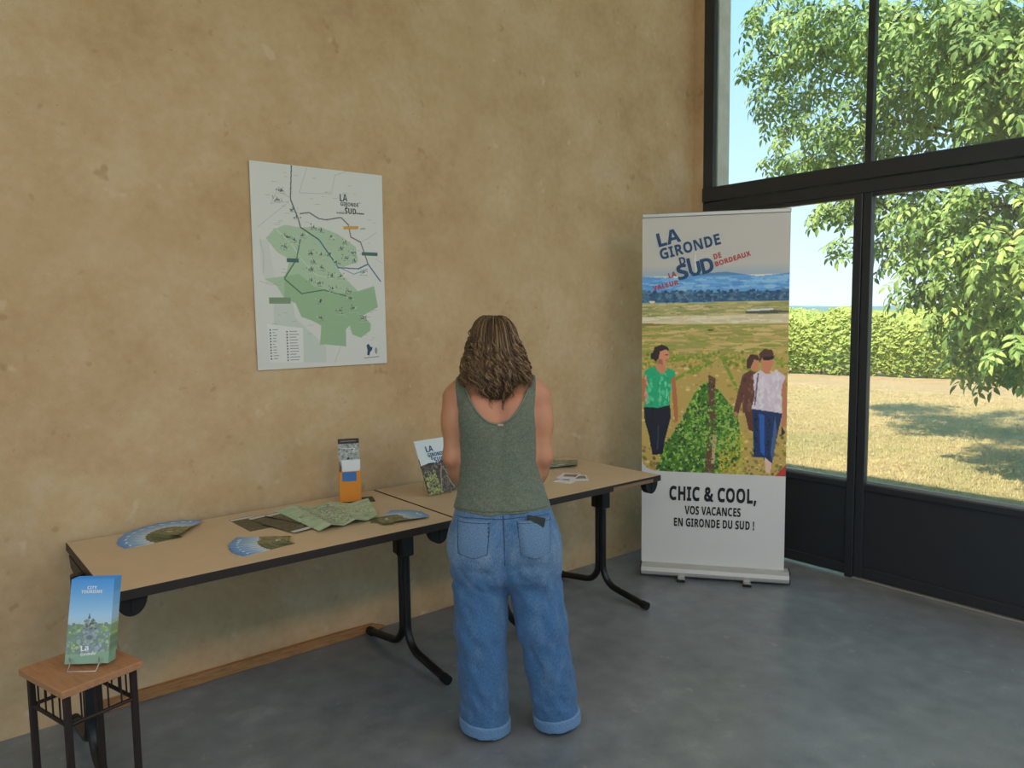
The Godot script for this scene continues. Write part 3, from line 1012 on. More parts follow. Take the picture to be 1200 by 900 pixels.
	lettering(p, "SUD", 0.060, 0.028, at.call(276, 121), M.teal_ink)
	lettering(p, "LA VALEUR", 0.04, 0.007, at.call(250, 122), M.black_ink)
	lettering(p, "DE BORDEAUX", 0.042, 0.007, at.call(313, 120), M.black_ink)


# ---------------------------------------------------------------- roll-up banner
func build_banner() -> void:
	var cv := Canvas.new(418, 1065, c8(214, 210, 204), 17)
	# faded sky into hazy hills, woods, fields
	cv.grad(150, 178, c8(210, 208, 204), c8(176, 196, 214))
	cv.poly([0, 179, 101, 186, 160, 174, 244, 170, 332, 185, 418, 177, 418, 262, 0, 258], c8(96, 150, 200))
	cv.dabs([0, 185, 418, 185, 418, 220, 0, 222], 240, [c8(110, 160, 206), c8(130, 174, 212), c8(84, 136, 190)], 4, 22, 0.18)
	cv.poly([0, 226, 199, 230, 418, 226, 418, 259, 0, 256], c8(52, 88, 124))
	cv.dabs([0, 224, 418, 224, 418, 256, 0, 256], 330, [c8(40, 70, 100), c8(60, 94, 120), c8(82, 116, 136)], 2, 7, 0.8)
	cv.ell(30, 254, 9, 4, c8(220, 200, 184))
	cv.poly([0, 258, 418, 257, 418, 300, 0, 300], c8(170, 162, 112))
	cv.dabs([0, 260, 418, 260, 418, 298, 0, 298], 160, [c8(150, 148, 96), c8(188, 176, 130), c8(132, 134, 84)], 5, 30, 0.12)
	cv.poly([302, 280, 375, 277, 375, 284, 302, 287], c8(206, 204, 202))
	cv.poly([298, 286, 378, 283, 418, 286, 418, 291, 300, 293], c8(82, 84, 70))
	cv.poly([0, 299, 418, 294, 418, 324, 0, 320], c8(208, 194, 164))
	cv.dabs([0, 300, 418, 296, 418, 322, 0, 318], 120, [c8(216, 204, 176), c8(196, 182, 148)], 6, 30, 0.12)
	cv.grad(322, 770, c8(148, 144, 78), c8(170, 140, 84))
	cv.poly([0, 318, 90, 322, 60, 332, 0, 330], c8(120, 112, 66))
	cv.dabs([0, 326, 418, 326, 418, 410, 0, 410], 340, [c8(150, 146, 78), c8(178, 154, 96), c8(190, 168, 108), c8(138, 140, 70)], 6, 34, 0.14)
	cv.ell(200, 339, 8, 3, c8(90, 82, 52))
	# vineyard rows fanning towards the viewer
	cv.poly([0, 420, 418, 405, 418, 770, 0, 770], c8(176, 152, 88))
	for r in [[204, 425, 40, 520], [215, 425, 150, 470], [235, 425, 300, 560], [225, 420, 418, 500], [190, 420, 0, 440], [240, 420, 418, 440], [200, 418, 10, 425]]:
		cv.line(r, c8(122, 140, 52), 7.0)
		cv.dabs([r[0] - 6, r[1], r[0] + 6, r[1], r[2] + 14, r[3], r[2] - 14, r[3]], 60, [c8(104, 128, 44), c8(150, 160, 66)], 2, 5)
	cv.dabs([0, 410, 418, 400, 418, 450, 0, 455], 260, [c8(132, 138, 56), c8(164, 150, 80), c8(110, 120, 46), c8(190, 160, 90)], 2, 6)
	cv.dabs([0, 450, 418, 450, 418, 770, 0, 770], 420, [c8(186, 158, 98), c8(166, 140, 80), c8(150, 128, 66), c8(204, 176, 116)], 3, 9, 0.5)
	cv.dabs([0, 690, 418, 640, 418, 770, 0, 770], 300, [c8(120, 112, 50), c8(150, 118, 70), c8(96, 90, 52)], 2, 6)
	# nearest vine with its post
	var vine := [155, 528, 194, 492, 233, 527, 278, 587, 288, 648, 289, 720, 231, 767, 45, 767, 70, 685, 120, 611]
	cv.poly(vine, c8(72, 112, 38))
	cv.dabs(vine, 1500, [c8(58, 98, 36), c8(86, 132, 44), c8(120, 160, 60), c8(44, 74, 36), c8(150, 176, 84), c8(36, 62, 44)], 2, 6)
	cv.dabs([230, 660, 300, 640, 300, 767, 230, 767], 260, [c8(164, 160, 52), c8(150, 140, 50), c8(186, 170, 76)], 2, 5)
	cv.poly([196, 472, 216, 482, 214, 548, 220, 650, 214, 764, 187, 765, 195, 630, 197, 548], c8(98, 72, 54))
	cv.dabs([196, 472, 216, 482, 214, 764, 190, 764], 60, [c8(70, 50, 40), c8(126, 98, 76)], 1.5, 4)
	cv.dabs([150, 560, 280, 560, 288, 700, 130, 700], 420, [c8(66, 108, 38), c8(104, 148, 54), c8(140, 168, 80)], 2, 5)
	cv.poly([210, 650, 220, 660, 216, 740, 206, 740], c8(176, 156, 116))
	# walker at the left in a green top
	cv.poly([6, 573, 84, 565, 86, 602, 68, 675, 63, 715, 32, 718, 27, 676, 9, 614], c8(28, 32, 44))
	cv.line([50, 630, 47, 700], c8(62, 70, 86), 3.0)
	cv.poly([39, 447, 51, 436, 67, 440, 69, 460, 59, 482, 44, 464], c8(190, 132, 100))
	cv.poly([8, 463, 26, 450, 39, 449, 59, 480, 77, 452, 97, 462, 100, 477, 87, 483, 84, 529, 84, 565, 49, 574, 6, 572, 11, 530, 16, 483, 6, 478], c8(44, 158, 112))
	cv.dabs([16, 470, 86, 470, 84, 565, 8, 570], 60, [c8(38, 148, 104), c8(54, 168, 120), c8(78, 182, 140)], 2, 6, 1.4)
	cv.poly([6, 478, 16, 483, 8, 556, -2, 556, -1, 490], c8(170, 112, 78))
	cv.poly([87, 483, 98, 477, 106, 555, 108, 612, 99, 620, 92, 555], c8(168, 108, 74))
	cv.poly([49, 401, 74, 395, 82, 411, 77, 429, 66, 444, 46, 439], c8(196, 138, 106))
	cv.poly([31, 410, 38, 390, 59, 382, 76, 390, 81, 401, 69, 397, 53, 403, 49, 424, 41, 434, 33, 426], c8(54, 38, 34))
	cv.ell(34, 416, 8, 10, c8(48, 34, 32))
	cv.line([70, 413, 77, 412], c8(70, 44, 38), 2.0)
	cv.line([70, 430, 76, 428], c8(160, 80, 70), 2.0)
	cv.ell(79, 420, 2, 3, c8(206, 150, 118))
	cv.poly([49, 424, 60, 428, 62, 442, 46, 440], c8(160, 104, 80))
	# pair at the right: brown jacket behind, pale tee with jeans in front
	cv.poly([295, 560, 326, 560, 326, 640, 312, 634], c8(92, 58, 48))
	cv.poly([293, 471, 315, 458, 343, 471, 335, 536, 322, 577, 295, 585, 292, 547, 283, 586, 268, 580, 282, 516], c8(98, 64, 52))
	cv.dabs([293, 471, 330, 465, 322, 577, 290, 580], 40, [c8(84, 52, 44), c8(116, 78, 62)], 2, 5, 1.6)
	cv.ell(275, 588, 6, 8, c8(176, 120, 88))
	cv.poly([312, 428, 336, 424, 338, 453, 322, 462, 311, 448], c8(188, 130, 98))
	cv.poly([303, 428, 314, 411, 335, 414, 340, 430, 324, 426, 314, 452, 304, 452], c8(74, 50, 40))
	cv.poly([345, 418, 378, 416, 376, 442, 366, 468, 350, 466, 344, 433], c8(190, 128, 98))
	cv.poly([322, 471, 343, 457, 356, 468, 370, 468, 386, 456, 412, 475, 408, 500, 401, 505, 405, 584, 369, 588, 321, 573, 328, 526], c8(206, 190, 200))
	cv.dabs([328, 480, 400, 480, 404, 580, 326, 570], 70, [c8(202, 184, 194), c8(212, 198, 208), c8(198, 182, 192)], 3, 8, 1.5)
	cv.line([336, 468, 328, 560], c8(80, 70, 90), 3.0)
	cv.poly([403, 502, 412, 480, 418, 550, 416, 620, 403, 625, 406, 560], c8(180, 120, 92))
	cv.poly([338, 410, 352, 395, 375, 399, 381, 426, 371, 419, 347, 421, 340, 434], c8(84, 56, 46))
	cv.poly([347, 419, 377, 417, 376, 426, 364, 428, 350, 428], c8(40, 32, 36))
	cv.poly([321, 572, 405, 584, 389, 666, 379, 732, 362, 738, 355, 716, 328, 716, 324, 627], c8(38, 54, 92))
	cv.poly([340, 585, 356, 590, 358, 710, 346, 700], c8(52, 92, 160))
	cv.poly([385, 590, 392, 640, 380, 725, 374, 700], c8(74, 96, 130))
	cv.poly([358, 714, 379, 732, 374, 763, 362, 760], c8(208, 176, 160))
	cv.poly([404, 622, 414, 640, 404, 650], c8(60, 40, 44))
	# light and shade of the photograph: sunlit edges, folds
	for q in [[12, 470, 16, 560, 5], [72, 470, 78, 555, 4], [52, 490, 56, 560, 3], [392, 470, 398, 580, 5], [350, 480, 346, 570, 5], [366, 500, 372, 580, 3]]:
		cv.dabs([q[0] - q[4], q[1], q[0] + q[4], q[1], q[2] + q[4], q[3], q[2] - q[4], q[3]], 26, [c8(250, 250, 240).lerp(cv.im.get_pixel(q[0], q[1] + 20), 0.72)], 1.5, 3.0, 2.0)
	for q in [[30, 580, 28, 690, 4], [76, 575, 60, 700, 3], [332, 590, 332, 700, 4], [370, 600, 366, 720, 4]]:
		cv.dabs([q[0] - q[4], q[1], q[0] + q[4], q[1], q[2] + q[4], q[3], q[2] - q[4], q[3]], 26, [Color(0.02, 0.03, 0.06).lerp(cv.im.get_pixel(q[0], q[1] + 20), 0.5)], 1.5, 3.0, 2.0)
	cv.soften(180, 775, 0.42)
	cv.dabs(vine, 420, [c8(52, 84, 34), c8(128, 164, 70), c8(34, 56, 36), c8(168, 188, 100)], 1, 2.6)
	# white foot of the print, its upper left corner curved, a red corner at the right
	cv.poly([419, 734, 388, 770, 419, 770], c8(206, 72, 60))
	cv.poly([0, 767, 418, 770, 418, 1065, 0, 1065], c8(226, 224, 221))
	var cor := [0, 728]
	for k in 9:
		var a := PI * 0.5 * k / 8.0
		cor.append_array([45.0 - 45.0 * cos(a), 728.0 + 40.0 * sin(a)])
	cor.append_array([0, 770])
	cv.poly(cor, c8(226, 224, 221))
	var base := Vector3(-0.638, 0, 0.679)
	var turn := atan2(-0.69, 0.516)
	var b := thing("roll_up_banner", "tall roll-up banner with vineyard walkers photo and CHIC & COOL lettering by the glazing", "banner", base, turn)
	# local x runs along the banner to the right, z towards the room
	var w := 0.836
	var h := 2.13
	obj("printed_sheet", sheet(w, h, 0.0012), print_mat(cv.tex(), 0.5), b, Transform3D(Basis.IDENTITY, Vector3(-0.015, 0.055 + h * 0.5, 0.0)))
	obj("top_rail", box(Vector3(-0.015 - w * 0.5 - 0.002, 2.172, -0.010), Vector3(-0.015 + w * 0.5 + 0.002, 2.196, 0.007), 0.004), M.alu, b)
	# base cassette with a rounded front
	var o := PackedVector2Array([Vector2(-0.07, 0.012), Vector2(0.045, 0.012), Vector2(0.056, 0.022), Vector2(0.058, 0.04), Vector2(0.05, 0.062), Vector2(0.03, 0.076), Vector2(-0.02, 0.082), Vector2(-0.06, 0.075), Vector2(-0.07, 0.06)])
	var st := st_new()
	add_prism(st, o, -0.43, 0.43, Transform3D(Basis(Vector3.UP, -PI / 2), Vector3.ZERO) * Transform3D(Basis.from_scale(Vector3(1, 1, 1)), Vector3.ZERO))
	obj("base_cassette", done(st), M.silver, b)
	for s in [-1.0, 1.0]:
		st = st_new()
		var oe := PackedVector2Array()
		for q in o:
			oe.append((q - Vector2(-0.006, 0.045)) * 1.04 + Vector2(-0.006, 0.045))
		add_prism(st, oe, s * 0.43, s * 0.436, Transform3D(Basis(Vector3.UP, -PI / 2), Vector3.ZERO))
		obj("end_cap", done(st), M.black, b)
	for x in [-0.19, 0.19]:
		st = st_new()
		add_box(st, Vector3(x - 0.022, 0.0, -0.14), Vector3(x + 0.022, 0.012, 0.10), 0.004)
		add_box(st, Vector3(x - 0.02, 0.010, 0.052), Vector3(x + 0.02, 0.026, 0.085), 0.004)
		obj("foot", done(st), M.silver, b)
		obj("foot_tip", box(Vector3(x - 0.024, 0.0, 0.1), Vector3(x + 0.024, 0.014, 0.116), 0.004), M.black, b)
	obj("pole", tube([Vector3(0, 0.07, -0.03), Vector3(0, 2.18, -0.018)], [0.009], 10), M.alu, b)
	# lettering; s runs from the left edge of the print, y is the height
	var at := func(s: float, y: float) -> Vector3:
		return Vector3(-0.015 - w * 0.5 + s, y, 0.0012)
	var a := deg_to_rad(13.5)
	lettering(b, "LA", 0.132, 0.078, at.call(0.098, 2.000), M.blue_ink, a, 0.9)
	lettering(b, "GIRONDE", 0.352, 0.062, at.call(0.112, 1.925), M.blue_ink, a, 0.9)
	lettering(b, "D", 0.035, 0.043, at.call(0.222, 1.890), M.blue_ink, a, 0.9)
	lettering(b, "S", 0.062, 0.085, at.call(0.214, 1.802), M.blue_ink, a, 0.9)
	lettering(b, "D", 0.07, 0.085, at.call(0.352, 1.834), M.blue_ink, a, 0.9)
	# the U is drawn as a glass: two tall strokes joined below
	st = st_new()
	var uo := PackedVector2Array([Vector2(-0.034, 0.115), Vector2(-0.014, 0.115), Vector2(-0.014, 0.035), Vector2(-0.006, 0.022), Vector2(0.008, 0.022), Vector2(0.016, 0.035), Vector2(0.016, 0.085), Vector2(0.036, 0.085), Vector2(0.036, 0.03), Vector2(0.02, 0.004), Vector2(-0.016, 0.004), Vector2(-0.034, 0.03)])
	add_prism(st, uo, 0.0, 0.0008, Transform3D(Basis(Vector3.BACK, a), at.call(0.315, 1.822) + Vector3(0, 0, 0.0004)))
	obj("lettering", done(st), M.blue_ink, b)
	st = st_new()
	add_prism(st, PackedVector2Array([Vector2(0.0, 0.15), Vector2(0.004, 0.15), Vector2(0.006, 0.04), Vector2(0.001, 0.03), Vector2(-0.002, 0.04)]), 0.0, 0.0006, Transform3D(Basis(Vector3.BACK, deg_to_rad(4)), at.call(0.314, 1.81) + Vector3(0, 0, 0.0006)))
	obj("lettering", done(st), M.wire, b)
	lettering(b, "DE", 0.042, 0.03, at.call(0.418, 1.918), M.red_ink, a + 0.06, 0.9)
	lettering(b, "BORDEAUX", 0.205, 0.028, at.call(0.426, 1.876), M.red_ink, a + 0.06, 0.9)
	lettering(b, "LA", 0.045, 0.030, at.call(0.158, 1.815), M.red_ink, a, 0.9)
	lettering(b, "VALEUR", 0.150, 0.028, at.call(0.068, 1.742), M.red_ink, a, 0.9)
	lettering(b, "CHIC & COOL,", 0.505, 0.098, at.call(0.168, 0.462), M.black_ink, 0.0, 1.0)
	lettering(b, "VOS VACANCES", 0.325, 0.052, at.call(0.26, 0.390), M.black_ink, 0.0, 0.7)
	lettering(b, "EN GIRONDE DU SUD !", 0.468, 0.052, at.call(0.196, 0.313), M.black_ink, 0.0, 0.7)


# ---------------------------------------------------------------- plant stool with a brochure
func build_stool() -> void:
	var turn := -1.289
	var at := Vector3(-4.055, 0, 0.94)
	var t := thing("stool", "small square stool with wooden top and thin dark iron legs at the left", "stool", at, turn)
	var hx := 0.129
	var hz := 0.117
	obj("seat", box(Vector3(-hx, 0.579, -hz), Vector3(hx, 0.6, hz), 0.002), M.wood, t)
	var lx := hx - 0.022
	var lz := hz - 0.022
	for sx in [-1.0, 1.0]:
		for sz in [-1.0, 1.0]:
			obj("leg", box(Vector3(sx * lx - 0.009, 0.0, sz * lz - 0.009), Vector3(sx * lx + 0.009, 0.575, sz * lz + 0.009), 0.003), M.iron, t)
	for s in [-1.0, 1.0]:
		obj("rail", tube([Vector3(-lx, 0.487, s * lz), Vector3(lx, 0.487, s * lz)], [0.006], 8), M.iron, t)
		obj("rail", tube([Vector3(s * lx, 0.487, -lz), Vector3(s * lx, 0.487, lz)], [0.006], 8), M.iron, t)
		for k in 4:
			var x := -lx + 2.0 * lx * (k + 1) / 5.0
			var z := -lz + 2.0 * lz * (k + 1) / 5.0
			obj("spindle", tube([Vector3(x, 0.487, s * lz), Vector3(x, 0.576, s * lz)], [0.0028], 6), M.iron, t)
			obj("spindle", tube([Vector3(s * lx, 0.487, z), Vector3(s * lx, 0.576, z)], [0.0028], 6), M.iron, t)
	# wire stand and the stack of brochures in it, leaning back towards the wall
	var face := -0.64
	var bp := Vector3(-4.035, 0.6, 0.955)
	var s := thing("wire_stand", "small chrome wire stand holding the blue brochures on the stool", "stand", bp, face)
	var r := 0.0018
	obj("front_loop", tube([Vector3(-0.042, 0.026, 0.020), Vector3(-0.042, 0.016, 0.032), Vector3(-0.040, r, 0.048), Vector3(0.040, r, 0.048), Vector3(0.042, 0.016, 0.032), Vector3(0.042, 0.026, 0.020)], [r], 6), M.wire, s)
	for q in [-0.042, 0.042]:
		obj("side_wire", tube([Vector3(q, 0.036, 0.030), Vector3(q, 0.012, 0.026), Vector3(q, 0.009, -0.004), Vector3(q, 0.012, -0.030), Vector3(q, 0.13, -0.062)], [r], 6), M.wire, s)
		obj("back_leg", tube([Vector3(q, 0.11, -0.057), Vector3(q, r, -0.095)], [r], 6), M.wire, s)
	var cv := Canvas.new(128, 248, c8(90, 160, 225), 27)
	cv.grad(0, 110, c8(74, 150, 222), c8(170, 208, 236))
	cv.grad(110, 150, c8(170, 208, 236), c8(196, 206, 200))
	cv.poly([0, 138, 30, 132, 60, 138, 95, 132, 128, 136, 128, 248, 0, 248], c8(124, 150, 110))
	cv.dabs([0, 134, 128, 134, 128, 230, 0, 230], 260, [c8(136, 164, 108), c8(172, 196, 128), c8(124, 144, 144), c8(152, 170, 164), c8(116, 136, 124)], 2, 7)
	cv.dabs([50, 140, 90, 140, 110, 225, 40, 225], 160, [c8(130, 146, 158), c8(156, 170, 184), c8(118, 134, 138)], 2, 6)
	cv.poly([0, 222, 128, 214, 128, 248, 0, 248], c8(140, 172, 144))
	# village on its hill
	cv.poly([58, 118, 62, 100, 66, 118], c8(96, 104, 118))
	cv.poly([48, 128, 55, 118, 62, 128], c8(120, 118, 120))
	cv.poly([66, 126, 74, 116, 80, 128], c8(110, 112, 116))
	cv.dabs([48, 122, 82, 122, 88, 150, 44, 150], 40, [c8(100, 104, 104), c8(150, 146, 140), c8(84, 96, 84)], 1.5, 4)
	cv.ell(68, 172, 16, 12, c8(150, 160, 176))
	cv.ell(68, 172, 10, 7, c8(108, 124, 116))
	var pm := print_mat(cv.tex(), 0.35)
	var leaf := sheet(0.126, 0.242, 0.0022)
	var lean := Basis(Vector3.RIGHT, -0.29)
	for k in 10:
		var q := obj("brochure", leaf, pm)
		var off := Basis(Vector3.UP, face) * (Vector3(0, 0.012, 0.020 - 0.0030 * k) + lean * Vector3(0.0008 * k, 0.121, 0.0))
		q.transform = Transform3D(Basis(Vector3.UP, face) * lean, bp + off)
		if k == 0:
			tag(q, "front brochure with blue sky and hill village cover in the wire stand", "brochure", "brochures in the wire stand")
			lettering(q, "CITY", 0.028, 0.009, Vector3(-0.014, 0.091, 0.0004), M.white_ink)
			lettering(q, "TOURISME", 0.062, 0.0095, Vector3(-0.031, 0.079, 0.0004), M.white_ink)
			lettering(q, "La", 0.022, 0.016, Vector3(-0.018, -0.086, 0.0004), M.white_ink, 0.12)
			lettering(q, "Gironde", 0.044, 0.009, Vector3(-0.018, -0.099, 0.0004), M.white_ink, 0.06)
		else:
			tag(q, "brochure stacked behind the front one in the wire stand on the stool", "brochure", "brochures in the wire stand")


# ---------------------------------------------------------------- leaflets, map, holder, magazine
# flat leaflet: print up, its head towards dir (an angle in the table plane, 0 = +x, growing towards -z)
func lay(called: String, mesh: Mesh, m: Material, x: float, z: float, y: float, head: float, tilt := 0.0) -> MeshInstance3D:
	var o := obj(called, mesh, m)
	var up := Vector3(cos(head), 0, -sin(head))
	var right := up.cross(Vector3.UP)
	var b := Basis(right, up, Vector3.UP) * Basis(Vector3.UP, tilt)
	o.transform = Transform3D(b, Vector3(x, TABLE_TOP + y, z))
	return o

func fan(px: float, pz: float, a0: float, a1: float, n: int, mesh: Mesh, m: Material, l: float, label: String, group: String) -> void:
	for k in n:
		var a := lerpf(a0, a1, float(k) / maxf(1, n - 1))
		var d := l * 0.5 - 0.03
		var o := lay("leaflet", mesh, m, px + cos(a) * d, pz - sin(a) * d, 0.0015 + 0.0017 * k, a)
		tag(o, "%s %s" % [ORDINAL[k], label], "leaflet", group)

func build_print_goods() -> void:
	# blue-sky leaflet with an olive landscape
	var cv := Canvas.new(100, 210, c8(120, 170, 215), 37)
	cv.grad(0, 110, c8(84, 140, 200), c8(206, 216, 222))
	cv.poly([0, 112, 30, 96, 60, 104, 100, 84, 100, 210, 0, 210], c8(104, 102, 62))
	cv.dabs([0, 108, 100, 95, 100, 210, 0, 210], 300, [c8(92, 96, 52), c8(126, 122, 80), c8(70, 78, 44), c8(140, 130, 100)], 2, 7)
	cv.poly([18, 22, 42, 26, 38, 33, 18, 30], c8(232, 238, 242))
	cv.poly([50, 22, 56, 12, 64, 30, 54, 34], c8(226, 234, 240))
	cv.poly([30, 166, 52, 162, 52, 172, 32, 175], c8(206, 206, 190))
	cv.poly([40, 176, 62, 172, 60, 178, 42, 182], c8(196, 198, 180))
	var blue := print_mat(cv.tex(), 0.35)
	var lm := sheet(0.1, 0.215, 0.0014)
	fan(-3.605, 0.215, PI * 1.03, PI * 0.26, 10, lm, blue, 0.215, "blue leaflet from the left in the rear fan by the wall", "leaflets fanned near the wall")
	fan(-3.285, 0.60, PI * 1.05, PI * 0.80, 6, lm, blue, 0.24, "blue leaflet from the front in the fan before the dark leaflets", "leaflets fanned at the front edge")
	fan(-2.85, 0.61, 0.62, -0.16, 7, lm, blue, 0.23, "blue leaflet from the back in the fan at the right table corner", "leaflets fanned at the right corner")
	# dark olive leaflets with a pale band
	cv = Canvas.new(100, 240, c8(74, 72, 54), 38)
	cv.dabs([0, 0, 100, 0, 100, 240, 0, 240], 300, [c8(66, 64, 48), c8(86, 84, 62), c8(58, 58, 44)], 2, 9)
	cv.poly([0, 6, 100, 6, 100, 34, 0, 34], c8(206, 206, 200))
	cv.line([20, 60, 80, 60], c8(120, 118, 96), 2.0)
	cv.line([20, 70, 60, 70], c8(120, 118, 96), 2.0)
	var dark := print_mat(cv.tex(), 0.4)
	var dm := sheet(0.1, 0.24, 0.0014)
	var spots := [[-3.285, 0.245, 1.60, 0.0015], [-3.205, 0.275, 1.72, 0.0035], [-3.185, 0.40, -1.35, 0.0055], [-3.12, 0.285, 1.85, 0.0075]]
	var dl := ["dark olive leaflet with pale band, leftmost of those beside the unfolded map", "dark olive leaflet with pale band, second from the left beside the map", "dark olive leaflet turned with its pale band to the front table edge", "dark olive leaflet tucked closest against the green unfolded map"]
	for k in 4:
		tag(lay("leaflet", dm, dark, spots[k][0], spots[k][1], spots[k][3], spots[k][2]), dl[k], "leaflet", "dark leaflets beside the unfolded map")
	# unfolded map in five zigzag panels
	cv = Canvas.new(300, 300, c8(172, 194, 158), 39)
	cv.dabs([0, 0, 300, 0, 300, 300, 0, 300], 260, [c8(160, 186, 146), c8(184, 202, 172), c8(168, 190, 154)], 6, 26, 0.8)
	cv.dabs([70, 20, 170, 20, 190, 280, 60, 280], 700, [c8(140, 146, 116), c8(206, 208, 188), c8(156, 158, 128), c8(120, 122, 98), c8(160, 146, 120)], 1.5, 4.5)
	cv.dabs([170, 30, 300, 60, 300, 260, 190, 200], 330, [c8(186, 192, 164), c8(128, 134, 104), c8(206, 206, 188)], 1.5, 4)
	for k in 16:
		var x := cv.rng.randf_range(20, 260)
		var y := cv.rng.randf_range(20, 260)
		cv.dabs([x - 12, y - 8, x + 12, y - 8, x + 12, y + 8, x - 12, y + 8], 10, [c8(96, 98, 78), c8(122, 112, 88), c8(214, 214, 198)], 2, 4)
		cv.line([x, y, x + cv.rng.randf_range(-50, 50), y + cv.rng.randf_range(-40, 40), x + cv.rng.randf_range(-70, 70), y + cv.rng.randf_range(-60, 60)], c8(108, 112, 92) if k % 2 else c8(210, 208, 190), 1.6)
	var gm := print_mat(cv.tex(), 0.5)
	var mp := thing("unfolded_map", "pale green folded paper map opened out in zigzag panels on the left table", "map", Vector3(-2.97, TABLE_TOP, 0.34))
	var A := Vector3(-3.135, 0, 0.13) - Vector3(-2.97, 0, 0.34)
	var B := Vector3(-3.125, 0, 0.575) - Vector3(-2.97, 0, 0.34)
	var Cc := Vector3(-2.845, 0, 0.56) - Vector3(-2.97, 0, 0.34)
	var D := Vector3(-2.735, 0, 0.265) - Vector3(-2.97, 0, 0.34)
	for k in 5:
		var u0 := k / 5.0
		var u1 := (k + 1) / 5.0
		var y0 := 0.008 if k % 2 == 0 else 0.024
		var y1 := 0.024 if k % 2 == 0 else 0.008
		var st := st_new()
		st.set_smooth_group(-1)
		for lay_down in [0.0, 0.0012]:
			var q := [A.lerp(D, u0) + Vector3(0, y0 - lay_down, 0), A.lerp(D, u1) + Vector3(0, y1 - lay_down, 0), B.lerp(Cc, u1) + Vector3(0, y1 - lay_down, 0), B.lerp(Cc, u0) + Vector3(0, y0 - lay_down, 0)]
			var uv := [Vector2(u0, 0), Vector2(u1, 0), Vector2(u1, 1), Vector2(u0, 1)]
			for i in ([0, 1, 2, 0, 2, 3] if lay_down == 0.0 else [0, 2, 1, 0, 3, 2]):
				st.set_uv(uv[i])
				st.add_vertex(q[i])
		obj("map_panel", done(st), gm, mp)
	# dark card under the orange holder
	var card := obj("dark_card", box(Vector3(-0.075, 0.0, -0.05), Vector3(0.075, 0.0025, 0.05), 0.001), mat(c8(62, 58, 48), 0.5))
	card.position = Vector3(-2.745, TABLE_TOP + 0.0002, 0.185)
	card.rotation.y = -0.35
	tag(card, "dark flat card under the orange leaflet holder on the left table", "card")
	build_holder()
	build_magazine()
	# white cards and green brochures at the right end of the right table
	cv = Canvas.new(100, 150, c8(226, 226, 230), 40)
	cv.poly([20, 30, 90, 20, 92, 85, 24, 92], c8(132, 108, 108))
	cv.dabs([20, 30, 90, 20, 92, 85, 24, 92], 60, [c8(150, 120, 116), c8(100, 84, 92)], 2, 6)
	var wm := print_mat(cv.tex(), 0.4)
	var cm := sheet(0.1, 0.15, 0.0014)
	var wl := ["white card lowest of the small pile behind the woman's elbow", "white card turned across the middle of the small pile", "white card with a dull pink picture on top of the small pile"]
	var ws := [[-1.70, 0.53, 0.35], [-1.635, 0.54, 0.9], [-1.645, 0.475, 0.55]]
	for k in 3:
		tag(lay("leaflet", cm, wm, ws[k][0], ws[k][1], 0.0015 + 0.0018 * k, ws[k][2]), wl[k], "card", "white cards on the right table")
	cv = Canvas.new(120, 210, c8(214, 216, 204), 42)
	cv.poly([0, 60, 120, 50, 120, 210, 0, 210], c8(120, 126, 100))
	cv.dabs([0, 60, 120, 50, 120, 210, 0, 210], 200, [c8(104, 112, 84), c8(140, 146, 118), c8(160, 160, 140)], 2, 8)
	var em := print_mat(cv.tex(), 0.4)
	var bm := sheet(0.12, 0.21, 0.006)
	var es := [[-1.50, 0.155, 2.6], [-1.44, 0.18, 2.35], [-1.55, 0.21, 2.85], [-1.50, 0.225, 2.5]]
	var el := ["grey-green brochure lowest of the pile near the wall on the right table", "grey-green brochure fanned towards the banner on the right table", "grey-green brochure turned towards the woman in the pile near the wall", "grey-green brochure uppermost of the pile near the wall on the right table"]
	for k in 4:
		tag(lay("brochure", bm, em, es[k][0], es[k][1], 0.006 + 0.0064 * k, es[k][2]), el[k], "brochure", "grey-green brochures on the right table")
	var wc := obj("white_card", box(Vector3(-0.05, 0, -0.035), Vector3(0.05, 0.0015, 0.035), 0.0006), M.white)
	wc.position = Vector3(-2.27, TABLE_TOP + 0.0002, 0.43)
	wc.rotation.y = 0.5
	tag(wc, "plain white card on the right table beside the woman's left arm", "card")

